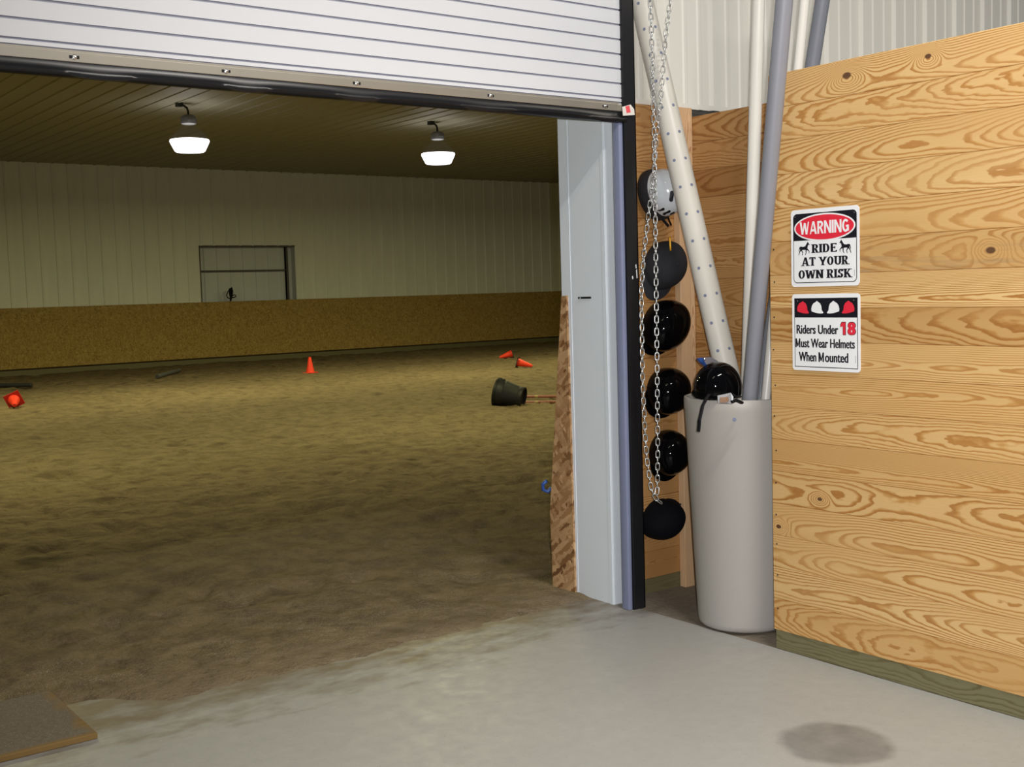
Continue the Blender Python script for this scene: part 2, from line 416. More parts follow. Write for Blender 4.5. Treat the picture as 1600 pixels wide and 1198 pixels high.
def boards(name, mat, s0, s1, z0, zs, fn, thick=.02, parent=None, seed=1, groove=.0035):
    """one wall of horizontal boards: zs is the list of seam heights; fn(s, d, z) gives the point, d = distance out of the wall"""
    bm = BM(); lg = bm.loops.layers.float_vector.new('grain'); lc = bm.loops.layers.float_color.new('bd')
    rnd = random.Random(seed)
    for k, (a, b) in enumerate(zip(zs, zs[1:])):
        rr = (rnd.random(), rnd.random(), rnd.random(), rnd.random())
        mid = (a+b)/2; g = groove
        prof = [(a, -thick), (a, -g), (a+g*.7, 0), (b-g*.7, 0), (b, -g), (b, -thick)]
        L = [(s0, [bm.verts.new(fn(s0, d, z)) for z, d in prof]), (s1, [bm.verts.new(fn(s1, d, z)) for z, d in prof])]
        fs = []
        for i in range(len(prof)-1):
            fs.append((bm.faces.new((L[0][1][i], L[0][1][i+1], L[1][1][i+1], L[1][1][i])), i))
        for si, (sv, vs) in enumerate(L):
            fs.append((bm.faces.new(vs), None))
        zmap = {}
        for si, (sv, vs) in enumerate(L):
            for v, (z, d) in zip(vs, prof): zmap[v] = (sv, z-mid, d)
        for f, i in fs:
            for l in f.loops:
                sv, vz, d = zmap[l.vert]
                l[lg] = (sv, vz, float(k)); l[lc] = rr
    return obj(name, bm, mat, parent)
def stick(name, mat, x0, x1, y0, y1, z0, z1, axis='z', parent=None, seed=3, bevel=.002):
    """a single piece of lumber"""
    bm = BM(); box(bm, x0, x1, y0, y1, z0, z1, 0, bevel)
    lg = bm.loops.layers.float_vector.new('grain'); lc = bm.loops.layers.float_color.new('bd')
    rnd = random.Random(seed); rr = tuple(rnd.random() for _ in range(4))
    cx, cy, cz = (x0+x1)/2, (y0+y1)/2, (z0+z1)/2
    for f in bm.faces:
        for l in f.loops:
            p = l.vert.co
            if axis == 'z': g = (p.z, (p.x-cx)+(p.y-cy)*.6, float(seed))
            elif axis == 'y': g = (p.y, (p.z-cz)+(p.x-cx)*.6, float(seed))
            else: g = (p.x, (p.z-cz)+(p.y-cy)*.6, float(seed))
            l[lg] = g; l[lc] = rr
    return obj(name, bm, mat, parent)

# ------------------------------------------------------------------ setting: floor
bm = BM(); box(bm, -3.0, 3.80, -2.0, 4.60, -.12, 0)
floor = struct(obj('floor', bm, M_['concrete']), 'smooth grey concrete slab with a dark round stain and sand tracked in', 'floor')
bm = BM()
nx, ny = 14, 22; vs = {}
for i in range(nx+1):
    for j in range(ny+1):
        px_, py_ = 3.80+.62*i/nx, 1.6+2.72*j/ny
        vs[i, j] = bm.verts.new((px_, py_, -.004+.008*noise.noise(Vector((px_*9, py_*9, 0)))))
for i in range(nx):
    for j in range(ny): bm.faces.new((vs[i, j], vs[i+1, j], vs[i+1, j+1], vs[i, j+1]))
struct(obj('floor_recess', bm, M_['dirt'], smooth=True), 'strip of dusty dirt in the recess beside the slab', 'floor')

# arena sand
def edge_y(x_):
    t_ = max(0, min(1, (1.62-x_)/.34)); t_ = t_*t_*(3-2*t_)
    return 4.34 + .27*t_ + .05*noise.noise(Vector((x_*2.3, 1.7, 0))) + .03*noise.noise(Vector((x_*7, 4.1, 0)))
def sand_z(x_, y_):
    e = y_-edge_y(x_)
    e += .05*noise.noise(Vector((x_*11, y_*11, 2)))
    s_ = max(0, min(1, (e+.10)/.22)); s_ = s_*s_*(3-2*s_)
    base = -.030+.040*s_
    far = max(0, min(1, (y_-4.6)/1.2))
    hoof = noise.noise(Vector((x_*2.6, y_*2.6, 0)))*.022+noise.noise(Vector((x_*6.3, y_*6.3, 5)))*.016+noise.noise(Vector((x_*13, y_*13, 8)))*.007
    hoof += noise.noise(Vector((x_*.5, y_*.5, 3)))*.03
    d1 = noise.voronoi(Vector((x_*2.3, y_*2.3, 0)))[0][0]; hoof -= max(0, .36-d1)*.20
    d2_ = noise.voronoi(Vector((x_*3.9+9, y_*3.9, 0)))[0][0]; hoof -= max(0, .32-d2_)*.13
    return base+far*hoof+s_*.003*noise.noise(Vector((x_*17, y_*17, 1)))
bm = BM()
ys = [4.12]
while ys[-1] < 27.6: ys.append(ys[-1]+max(.028, .0115*(ys[-1]-1.5)))
rows = []
for y_ in ys:
    lo, hi = (-.6, 3.9) if y_ < 4.7 else (-6.0, 27.0)
    rows.append((y_, lo, hi))
grid = []
NX = 230
for y_ in ys:
    # spread columns along the view: dense where the doorway looks
    xl, xr_ = -.6+(y_-4.2)*(-.05), 3.9+max(0, y_-4.7)*.98
    xs = [xl+(xr_-xl)*i/NX for i in range(NX+1)]
    if y_ > 4.75:                                       # coarser sand out to the side walls
        xs = [-6.0+(xl+6.0)*i/12 for i in range(12)]+xs+[xr_+(27.0-xr_)*i/30 for i in range(1, 31)]
    grid.append([bm.verts.new((x_, y_, sand_z(x_, y_))) for x_ in xs])
for a, b in zip(grid, grid[1:]):
    if len(a) != len(b):
        b = b[12:12+NX+1]
    for i in range(len(a)-1): bm.faces.new((a[i], a[i+1], b[i+1], b[i]))
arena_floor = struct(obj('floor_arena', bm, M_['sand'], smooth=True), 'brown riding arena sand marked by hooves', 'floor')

# ------------------------------------------------------------------ setting: right wall of pine boards
N = 17; zb, zt = .082, 2.388
zs = [zb+(zt-zb)*i/N for i in range(N+1)]
wr = struct(boards('wall_right', M_['pine_face'], -1.2, 3.262, zb, zs, lambda s, d, z: (3.796-d, s, z), .03, None, 11),
            'tall wall of golden pine boards carrying two signs', 'wall')
for k in range(N):
    bm = BM(); zc = (zs[k]+zs[k+1])/2+.03+random.uniform(-.012, .012); yc = 3.245+random.uniform(-.006, .004)
    lathe(bm, [(.0035, 0), (.0035, .002), (.002, .003)], 8, Matrix.Translation((3.7968, yc, zc)) @ Matrix.Rotation(-PI/2, 4, 'Y'))
    obj('nail', bm, M_['ink'], wr)
struct(stick('baseboard_right', M_['treated'], 3.801, 3.835, -1.2, 3.258, 0, .083, 'y', None, 5, .003),
       'grey green treated plank along the foot of the pine wall', 'baseboard')

# inner side of the recess
zs2 = [.075+(2.388-.075)*i/17 for i in range(18)]
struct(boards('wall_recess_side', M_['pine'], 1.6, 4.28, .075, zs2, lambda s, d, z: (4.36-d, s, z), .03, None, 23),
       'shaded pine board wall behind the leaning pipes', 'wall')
struct(stick('baseboard_recess_side', M_['treated'], 4.365, 4.39, 1.6, 4.28, -.01, .078, 'y', None, 6, .003), 'treated plank at the foot of the shaded pine wall', 'baseboard')
zs3 = [.072+(2.435-.072)*i/17 for i in range(18)]
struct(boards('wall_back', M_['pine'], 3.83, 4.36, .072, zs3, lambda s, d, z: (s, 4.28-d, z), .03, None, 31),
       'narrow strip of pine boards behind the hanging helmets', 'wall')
struct(stick('baseboard_back', M_['treated'], 3.83, 4.36, 4.285, 4.31, -.01, .075, 'x', None, 7, .003), 'treated plank under the helmets', 'baseboard')
struct(stick('trim_1', M_['stud'], 4.255, 4.357, 4.238, 4.279, -.005, 2.43, 'z', None, 9, .003), 'pale upright pine stud in the corner of the recess', 'trim')

# white ribbed steel above the pine
def rib_profile(x0, x1, pitch, first, hh=.020, wtop=.045, wbot=.075, minor=2, mh=.006, mw=.035):
    ev = []
    k0 = int(math.floor((x0-first)/pitch))-1
    pts = []
    for k in range(k0, int((x1-first)/pitch)+2):
        c = first+k*pitch
        pts += [(c-wbot/2, 0), (c-wtop/2, hh), (c+wtop/2, hh), (c+wbot/2, 0)]
        for j in range(1, minor+1):
            m = c+pitch*j/(minor+1)
            pts += [(m-mw/2, 0), (m-mw/2+.008, mh), (m+mw/2-.008, mh), (m+mw/2, 0)]
    return [(x0, 0)]+[p for p in pts if x0 < p[0] < x1]+[(x1, 0)]
bm = BM()
prof = rib_profile(3.835, 9.5, .313, 4.599)
extrude_profile(bm, prof, 2.44, 4.7, lambda p, q, a: (p, 4.315-q, a))
extrude_profile(bm, [(2.437, .028), (2.46, .028)], 3.835, 9.5, lambda p, q, a: (a, 4.31-q, p))
struct(obj('wall_back_steel', bm, M_['steel']), 'white ribbed steel wall above the pine boards', 'wall')
bm = BM(); box(bm, 4.37, 9.5, 4.325, 4.40, -.05, 2.45)  # sheet added where only shade shows between pine top and steel
struct(obj('wall_back_gap_shade', bm, M_['dark_gap']), 'dark sheet painting the shade in the gap above the recess pine', 'wall')
# the rest of the door wall: behind the curtain and left of the opening
bm = BM()
extrude_profile(bm, rib_profile(-.35, 3.835, .313, 4.599), 3.35, 4.7, lambda p, q, a: (p, 4.315-q, a))
extrude_profile(bm, rib_profile(-3.2, -.35, .313, 4.599), 0, 4.7, lambda p, q, a: (p, 4.315-q, a))
struct(obj('wall_door_side', bm, M_['steel']), 'white ribbed steel wall around the roll up door', 'wall')

# white jamb of the doorway
bm = BM()
box(bm, 3.757, 3.832, 4.232, 4.573, -.02, 3.35, 0, .004)
box(bm, 3.7535, 3.7575, 4.238, 4.262, -.02, 3.35, 0, .0012)
box(bm, 3.7545, 3.7575, 4.500, 4.573, 0, 3.35, 0, .001)
box(bm, 3.820, 3.832, 4.29, 4.573, -.02, 3.35)
jamb = struct(obj('trim_2', bm, M_['jamb']), 'white steel clad jamb of the arena doorway', 'trim')
bm = BM(); box(bm, 3.7515, 3.758, 4.350, 4.446, 1.4925, 1.5025, 0, .002)
obj('latch_slot', bm, M_['guide'], jamb)
bm = BM(); lathe(bm, [(.0045, 0), (.0055, .003), (.003, .006)], 12, Matrix.Translation((3.7516, 4.426, 1.4975)) @ Matrix.Rotation(-PI/2, 4, 'Y'))
obj('latch_bolt', bm, M_['bolt'], jamb)
# left jamb (out of frame, closes the opening)
bm = BM(); box(bm, -.42, -.34, 4.232, 4.573, -.02, 3.35, 0, .004); box(bm, -.42, 3.83, 4.36, 4.573, 3.35, 4.65)
struct(obj('trim_3', bm, M_['jamb']), 'white steel clad header and far jamb of the doorway', 'trim')

# strand board panel closing the end of the slanted kick wall
bm = BM()
pts = [(4.514, -.03), (4.690, -.03), (4.6935, .08), (4.700, .40), (4.563, 1.508), (4.524, 1.510)]
Mx = Matrix(((0, 0, 1, 0), (1, 0, 0, 0), (0, 1, 0, 0), (0, 0, 0, 1)))
prism(bm, pts, 3.7435, 3.7555, Mx)
tag(obj('strand_board_panel', bm, M_['osb']), 'tapered upright strand board panel on the white door jamb at the sand edge', 'board')
bm = BM(); prism(bm, [(4.70, -.03), (4.712, -.03), (4.712, .4), (4.575, 1.52), (4.563, 1.51), (4.70, .4)], 3.757, 9.0, Mx)
struct(obj('wall_kick_near', bm, M_['osb_far']), 'near kick wall behind the door jamb', 'wall')

# ------------------------------------------------------------------ roll up door
door = struct(empty('door_1', (1.70, 4.10, 2.30)), 'white slatted roll up door raised above the arena opening', 'door')
def child(name, bm, m, parent, smooth=False):
    """mesh built in world metres, hung under an unrotated Empty"""
    p = parent
    off = Vector((0, 0, 0))
    while p is not None: off += p.location; p = p.parent
    bmesh.ops.translate(bm, verts=bm.verts, vec=-off)
    return obj(name, bm, m, parent, None, smooth)
XL, XR = -.30, 3.80
prof = []; mi = []
z = 2.418
step = .0668
prof = [(2.385, 0), (2.393, -.001), (2.395, -.006), (2.399, -.006), (2.401, 0), (2.414, 0), (2.416, -.006), (2.420, -.006), (2.422, 0)]
mi = [0, 1, 1, 1, 0, 1, 1, 1]
z = 2.4835
while z < 3.6:
    prof += [(z-.0045, 0), (z-.0035, -.006), (z+.0035, -.006), (z+.0045, -.0005)]
    mi += [0, 1, 1, 1]
    z += step
prof.append((3.6, 0)); mi.append(0)
bm = BM(); extrude_profile(bm, prof, XL, XR, lambda p, q, a: (a, 4.112-q, p), mi)
extrude_profile(bm, [(2.385, .02), (3.6, .02)], XL, XR, lambda p, q, a: (a, 4.112+q, p))
cur = child('curtain', bm, [M_['slat'], M_['groove']], door)
bm = BM(); box(bm, XL, 3.748, 4.092, 4.130, 2.354, 2.386, 0, .002); box(bm, XL, 3.748, 4.1085, 4.13, 2.384, 2.396, 0)
child('bottom_bar', bm, M_['bar'], door)
# sagging rubber seal: a lip and a loop whose folds wander
bm = BM()
prev = None
NS = 160
for i in range(NS+1):
    xx = XL+(3.775-XL)*i/NS
    wv = .5+.5*math.sin(xx*11.0+.9*math.sin(xx*3.1)); wv = wv**3
    ring_ = [(4.095, 2.355), (4.095, 2.334), (4.088, 2.328-.004*wv), (4.084, 2.321-.013*wv), (4.089, 2.312-.012*wv), (4.097, 2.306-.002*wv), (4.110, 2.302), (4.126, 2.308), (4.128, 2.355)]
    vs_ = [bm.verts.new((xx, a, b)) for a, b in ring_]
    if prev:
        for k in range(len(vs_)): bm.faces.new((prev[k], prev[(k+1) % len(vs_)], vs_[(k+1) % len(vs_)], vs_[k]))
    else: bm.faces.new(vs_)
    prev = vs_
bm.faces.new(prev)
child('rubber_seal', bm, M_['rubber'], door, 50)
for bx in (1.268, 1.809, 2.351, 2.999, 3.646, .72, .18):
    bm = BM(); box(bm, bx-.017, bx+.017, 4.0912, 4.093, 2.3645, 2.3755, 0, .0008)
    sl = child('bolt_slot', bm, M_['guide'], door)
    bm = BM(); lathe(bm, [(.0085, 0), (.0085, .003), (.005, .0055), (.001, .0062)], 14, Matrix.Translation((bx, 4.0912, 2.370)) @ Matrix.Rotation(PI/2, 4, 'X'))
    child('bolt', bm, M_['bolt'], door, 40)
bm = BM(); box(bm, 3.764, 3.838, 4.096, 4.104, -.0, 3.6, 0, .0015); box(bm, 3.830, 3.838, 4.096, 4.165, 0, 3.6, 0, .0015); box(bm, 3.764, 3.772, 4.1, 4.15, 0, 3.6)
gd = child('guide_rail', bm, M_['guide'], door)
for (gx, gz, gh) in ((3.818, 1.640, .022), (3.822, 1.605, .045), (3.795, 1.588, .018)):
    bm = BM(); prism(bm, [(gx, gz-gh/2), (gx+.006, gz-gh/2+.004), (gx+.003, gz+gh/2), (gx-.003, gz+gh/2-.006)], 0, .0006,
                     Matrix(((1, 0, 0, 0), (0, 0, -1, 4.0958), (0, 1, 0, 0), (0, 0, 0, 1))))
    child('paint_chip', bm, M_['white'], gd)
bm = BM(); box(bm, 3.737, 3.7635, 4.105, 4.155, 0, 2.36, 0, .006)
child('weather_strip', bm, M_['strip'], door, 40)
bm = BM(); box(bm, -.42, -.29, 4.096, 4.16, 0, 3.6, 0, .002); child('guide_rail', bm, M_['guide'], door)
# paper tag hooked over the end of the bar
bm = BM()
tp = [(3.738, 2.372), (3.790, 2.386), (3.812, 2.366), (3.815, 2.340), (3.742, 2.332)]
prism(bm, tp, 0, .002, Matrix(((1, 0, 0, 0), (0, 0, -1, 4.080), (0, 1, 0, 0), (0, 0, 0, 1))))
tg = child('paper_tag', bm, M_['paper'], door); tg['label'] = 'white paper tag with a red block'
bm = BM(); prism(bm, [(3.757, 2.375), (3.781, 2.381), (3.789, 2.350), (3.764, 2.345)], 0, .0008, Matrix(((1, 0, 0, 0), (0, 0, -1, 4.0778), (0, 1, 0, 0), (0, 0, 0, 1))))
child('red_block', bm, M_['tagred'], tg)

# ------------------------------------------------------------------ arena shell
YF = 26.9
bm = BM()
prof = rib_profile(-6, 11.0, .3333, 6.706, .022, .025, .05, 0)
def fw(p, q, a): return (p, YF-q, a)
extrude_profile(bm, prof, 1.2, 4.62, fw)
extrude_profile(bm, rib_profile(11.0, 13.50, .3333, 6.706, .022, .025, .05, 0), 2.79, 4.62, fw)
extrude_profile(bm, rib_profile(13.50, 27, .3333, 6.706, .022, .025, .05, 0), 1.2, 4.62, fw)
box(bm, -6, 11.0, YF, YF+.02, 0, 1.25); box(bm, 13.5, 27, YF, YF+.02, 0, 1.25); box(bm, 11.0, 13.5, YF, YF+.02, 0, 1.25)
struct(obj('wall_far', bm, M_['arena_steel']), 'far arena wall of pale vertical steel panels', 'wall')
d2 = struct(empty('door_2', (12.25, YF, 1.25)), 'grey steel sliding door sunk in the far arena wall', 'door')
bm = BM(); extrude_profile(bm, rib_profile(11.0, 13.5, .3333, 6.86, .02, .02, .04, 0), 1.2, 2.85, lambda p, q, a: (p, YF+.22-q, a))
child('door_panel', bm, M_['door_steel'], d2)
bm = BM(); box(bm, 11.0, 13.5, YF-.005, YF+.22, 2.765, 2.80); box(bm, 10.985, 11.015, YF-.003, YF+.22, 1.2, 2.8); box(bm, 13.30, 13.325, YF+.1, YF+.22, 1.2, 2.77)
child('door_frame', bm, M_['dark_gap'], d2)
bm = BM(); box(bm, 13.485, 13.505, YF-.003, YF+.22, 1.2, 2.77); child('side_reveal', bm, M_['door_steel'], d2)
bm = BM(); box(bm, 11.02, 13.32, YF+.16, YF+.20, 2.165, 2.21)
child('cross_rail', bm, M_['dark_gap'], d2)
bm = BM(); box(bm, 13.30, 13.36, YF+.13, YF+.2, 1.2, 2.765)
child('door_edge', bm, M_['dark_gap'], d2)
# far kick wall, leaning back, with posts and a sill below
bm = BM()
box(bm, 0, 0.001, 0, 0.001, -5, -4.999)
bmesh.ops.delete(bm, geom=list(bm.verts), context='VERTS')
Mk = Matrix(((0, 0, 1, 0), (1, 0, 0, 0), (0, 1, 0, 0), (0, 0, 0, 1)))
prism(bm, [(YF-.10, 1.452), (YF-.03, 1.452), (YF-.03, 1.42), (YF-.40, .14), (YF-.43, .155)], -6, 27, Mk)
struct(obj('wall_kick_far', bm, M_['osb_far']), 'leaning strand board kick wall at the foot of the far wall', 'wall')
bm = BM(); box(bm, -6, 27, YF-.34, YF-.30, -.05, .17); box(bm, -6, 27, YF-.36, YF-.345, -.05, .05)
struct(obj('baseboard_far', bm, M_['treated']), 'treated sill plank below the far kick wall', 'baseboard')
bm = BM()
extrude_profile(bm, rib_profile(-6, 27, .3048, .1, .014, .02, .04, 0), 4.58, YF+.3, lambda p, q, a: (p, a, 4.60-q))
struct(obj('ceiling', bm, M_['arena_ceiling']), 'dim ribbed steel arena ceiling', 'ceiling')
bm = BM(); box(bm, 27, 27.05, 4.6, YF+.2, -.1, 4.65); struct(obj('wall_arena_right', bm, M_['arena_steel']), 'side wall of the arena', 'wall')
bm = BM(); box(bm, -6.05, -6, 4.6, YF+.2, -.1, 4.65); struct(obj('wall_arena_left', bm, M_['arena_steel']), 'side wall of the arena', 'wall')
bm = BM(); box(bm, 3.84, 27, 4.58, 4.60, -.1, 4.65); box(bm, -6, -.42, 4.58, 4.60, -.1, 4.65); struct(obj('wall_arena_near', bm, M_['arena_steel']), 'arena side of the door wall', 'wall')

# ------------------------------------------------------------------ arena lamps
def lamp(x, y, label):
    zl = 3.95
    e = empty('high_bay_lamp', (x, y, zl)); tag(e, label, 'lamp', 'round arena lamps')
    bm = BM(); lathe(bm, [(.215, -.10), (.235, -.085), (.295, .035), (.305, .06), (.30, .085)], 40); obj('lens', bm, M_['lens'], e, None, 30)
    bm = BM(); lathe(bm, [(.302, .086), (.25, .16), (.16, .25), (.10, .30), (.085, .33)], 40); obj('reflector', bm, M_['shade'], e, None, 40)
    bm = BM(); lathe(bm, [(.085, .325), (.115, .335), (.125, .36), (.12, .44), (.09, .47), (.04, .48)], 28); box(bm, -.05, .05, -.13, .13, .37, .43, 0, .01); obj('ballast_housing', bm, M_['lamp_metal'], e, None, 40)
    bm = BM(); tube(bm, [(0, 0, .47), (0, 0, .53), (-.02, -.01, .58), (-.10, -.03, .62), (-.15, -.03, .645)], .018, 8); obj('hanger', bm, M_['rubber'], e, None, True)
    bm = BM(); box(bm, -.20, -.10, -.08, .02, .585, .648, 0, .006); obj('junction_box', bm, M_['rubber'], e)
    l = bpy.data.lights.new('lamp_light', 'AREA'); l.shape = 'DISK'; l.size = .42; l.energy = ARENA_POWER; l.color = ARENA_COL
    lo = bpy.data.objects.new('lamp_light', l); C.objects.link(lo); lo.parent = e; lo.location = (0, 0, -.115)
    return e
lamp(7.29, 18.0, 'glowing round arena lamp left of the other, nearer the sliding door')
lamp(11.97, 18.0, 'glowing round arena lamp right of the other, nearer the door jamb')
for i, (lx, ly) in enumerate([(2.55, 18.0), (16.7, 18.0), (2.2, 11.3), (7.29, 11.3), (11.97, 11.3)]):
    l = bpy.data.lights.new('lamp_light', 'AREA'); l.shape = 'DISK'; l.size = .42; l.color = ARENA_COL; l.energy = ARENA_POWER*(1.0 if ly > 12 else .75)
    lo = bpy.data.objects.new('lamp_light', l); C.objects.link(lo); lo.location = (lx, ly, 3.84)

# ------------------------------------------------------------------ things on the arena sand
def gz(x_, y_): return sand_z(x_, y_)
def cone(loc, rot, label, base_mat, h=.31):
    e = empty('traffic_cone', loc); e.rotation_euler = rot; tag(e, label, 'cone', 'orange cones on the sand')
    bm = BM(); lathe(bm, [(.083, .012), (.080, .02), (.030, h-.02), (.026, h), (.018, h+.002)], 28); obj('cone_body', bm, M_['cone'], e, None, 30)
    bm = BM(); box(bm, -.115, .115, -.115, .115, 0, .014, 0, .004); obj('base', bm, base_mat, e)
    return e
x_, y_ = 10.713, 20.914
cone((x_, y_, gz(x_, y_)-.004), (0, 0, .5), 'orange cone standing upright on the sand below the sliding door', M_['cone'])
def lying(p, tipdir, label, bmat, h=.31, spin=0.0):
    d = Vector(tipdir).normalized()
    q = (d.to_track_quat('Z', 'X').to_matrix() @ Matrix.Rotation(spin, 3, 'Z'))
    e = cone((p[0], p[1], gz(p[0], p[1])+.10), q.to_euler(), label, bmat, h)
    return e
RIM = Vector((.798, -.60, 0))     # to the right, square to the view
FWD = Vector((.60, .80, 0))
lying((15.93, 21.20), -RIM*.95-FWD*.1+Vector((0, 0, -.27)), 'tipped orange cone farther back, tip pointing left', M_['cone_black'])
lying((14.05, 18.55), RIM*.95-FWD*.2+Vector((0, 0, -.27)), 'tipped orange cone with tip pointing right above the black bucket', M_['cone_black'])
lying((4.53, 18.40), Vector((-.232, -.97, -.20)), 'tipped red cone at the left, its tip toward the viewer', M_['cone_dark'], .30, .42)

# bucket on its side
def bucket():
    bx, by = 9.30, 12.76
    ax = (RIM*.93-FWD*.30+Vector((0, 0, -.20))).normalized()
    e = empty('bucket', (bx, by, gz(bx, by)+.185)); e.rotation_euler = ax.to_track_quat('Z', 'Y').to_euler()
    tag(e, 'black rubber bucket lying on its side on the arena sand', 'bucket')
    bm = BM(); lathe(bm, [(.188, 0), (.197, .0), (.199, .035), (.189, .04), (.179, .12), (.183, .13), (.178, .14), (.142, .325), (.148, .335), (.146, .385), (.13, .39), (.128, .355), (.0005, .352)], 44, None, 0, False, False)
    lathe(bm, [(.188, 0), (.17, .1), (.132, .33), (.0005, .335)], 44, None, 0, False, False)
    obj('bucket_body', bm, M_['bucket'], e, None, 35)
    bm = BM(); lathe(bm, [(.190, -.002), (.203, 0), (.204, .018), (.190, .02)], 44, None, 0, False, False); obj('rim', bm, M_['bucket'], e, None, 35)
    for s in (-1, 1):
        bm = BM(); box(bm, -.03, .03, s*.185-.012, s*.185+.012, .045, .085, 0, .006); obj('handle_lug', bm, M_['bucket'], e)
bucket()
def pole(p, q, r, m, label, name='ground_pole', group=None):
    e = empty(name, p)
    d = Vector(q)-Vector(p); e.rotation_euler = d.to_track_quat('Z', 'Y').to_euler()
    bm = BM(); lathe(bm, [(r*.8, 0), (r, .006), (r, d.length-.006), (r*.8, d.length)], 16)
    o_ = obj('pole_body', bm, m, e, None, 40)
    bm = BM(); lathe(bm, [(r*.7, -.004), (r*.92, -.004), (r*.92, .004)], 16); obj('end_cap', bm, M_['pole_dark'], e)
    tag(e, label, 'pole', group); return e
def gp(x_, y_, r): return (x_, y_, gz(x_, y_)+r)
pole(gp(9.816, 12.814, .022), gp(10.95, 11.05, .022), .020, M_['banded'], 'nearer red and yellow banded ground pole behind the bucket')
pole(gp(10.10, 13.20, .022), gp(11.45, 11.85, .022), .020, M_['banded'], 'farther red and yellow banded ground pole behind the bucket')
pole(gp(4.2, 24.43, .05), gp(5.935, 22.76, .05), .042, M_['pole_dark'], 'dark pole lying near the far kick wall at the left edge')
pole(gp(8.136, 22.281, .05), gp(9.25, 24.0, .05), .040, M_['pole_grey'], 'grey pole lying near the far kick wall, pointing at the door')
# bundle of black straps hanging over the far kick wall
e = empty('strap_bundle', (11.68, YF-.09, 1.45)); tag(e, 'small bundle of black straps hung above the far kick wall', 'straps')
bm = BM(); tube(bm, [(0, 0, 0), (.005, -.01, .09), (-.01, -.02, .2), (.0, -.02, .31), (.03, -.02, .33), (.05, -.02, .25), (.03, -.015, .1), (.0, 0, 0)], [.014, .022, .028, .03, .03, .028, .022, .012], 8); obj('strap_loop', bm, M_['strap'], e, None, True)
bm = BM(); tube(bm, [(0, -.02, .31), (-.06, -.03, .24), (-.10, -.03, .15), (-.08, -.03, .10), (-.02, -.02, .07)], .012, 6); obj('cheek_strap', bm, M_['strap'], e, None, True)
bm = BM(); tube(bm, [(.03, -.02, .13), (.09, -.03, .16), (.13, -.03, .15), (.14, -.03, .11), (.10, -.03, .10), (.04, -.02, .09)], .013, 6); obj('chin_strap', bm, M_['strap'], e, None, True)
# small blue thing beside the strand board
e = empty('blue_clip', (3.80, 4.735, .535)); tag(e, 'small blue clip hooked on the edge of the strand board', 'clip')
bm = BM(); tube(bm, [(-.045, 0, .02), (-.055, .02, .0), (-.05, .025, -.03), (-.03, .01, -.04), (-.02, -.005, -.02)], .010, 8); obj('clip_hook', bm, M_['blue'], e, None, True)

# sill board
bm = BM(); box(bm, -1.0, 1.236, 4.165, 4.76, .0005, .022, 0, .003)
tag(obj('sill_board', bm, M_['sillboard']), 'gritty plywood board lying on the concrete at the sand edge', 'board')

# ------------------------------------------------------------------ signs
DG = None
def text_bm(txt, bold=.02, spacing=1.0):
    cu_ = bpy.data.curves.new('lettering_curve', 'FONT'); cu_.body = txt; cu_.offset = bold; cu_.extrude = 0; cu_.space_character = spacing
    cu_.resolution_u = 4
    o_ = bpy.data.objects.new('lettering_source', cu_); C.objects.link(o_)
    dg = bpy.context.evaluated_depsgraph_get(); dg.update()
    me = bpy.data.meshes.new_from_object(o_.evaluated_get(dg))
    bm = BM(); bm.from_mesh(me)
    bpy.data.objects.remove(o_); bpy.data.curves.remove(cu_); bpy.data.meshes.remove(me)
    return bm
def fit_text(bm_to, txt, cx, cy, w_, h_, z0, bold=0.0, spacing=1.0, th=.0006, ring=0):
    """lettering fitted to a box; heavier strokes come from printing it again a hair aside"""
    b = text_bm(txt, .006, spacing)
    xs = [v.co.x for v in b.verts]; ysv = [v.co.y for v in b.verts]
    bd_ = bold*h_
    sx, sy = (w_-2*bd_)/(max(xs)-min(xs)), (h_-(2*bd_ if ring else 0))/(max(ysv)-min(ysv))
    mx, my = (max(xs)+min(xs))/2, (max(ysv)+min(ysv))/2
    r = bmesh.ops.extrude_face_region(b, geom=list(b.faces))
    for v in [g for g in r['geom'] if isinstance(g, bmesh.types.BMVert)]: v.co.z += 1.0
    if ring: offs = [(bd_*math.cos(2*PI*k/12), bd_*math.sin(2*PI*k/12)) for k in range(12)]
    elif bold: offs = [(-bd_, 0), (-bd_/2, 0), (0, 0), (bd_/2, 0), (bd_, 0)]
    else: offs = [(0, 0)]
    for k, (ox, oy) in enumerate(offs):
        mp = {}
        for v in b.verts: mp[v] = bm_to.verts.new((cx+ox+(v.co.x-mx)*sx, cy+oy+(v.co.y-my)*sy, z0+(th+k*.000004 if v.co.z > .5 else 0)))
        for f in b.faces:
            try: bm_to.faces.new([mp[v] for v in f.verts])
            except ValueError: pass
    b.free()
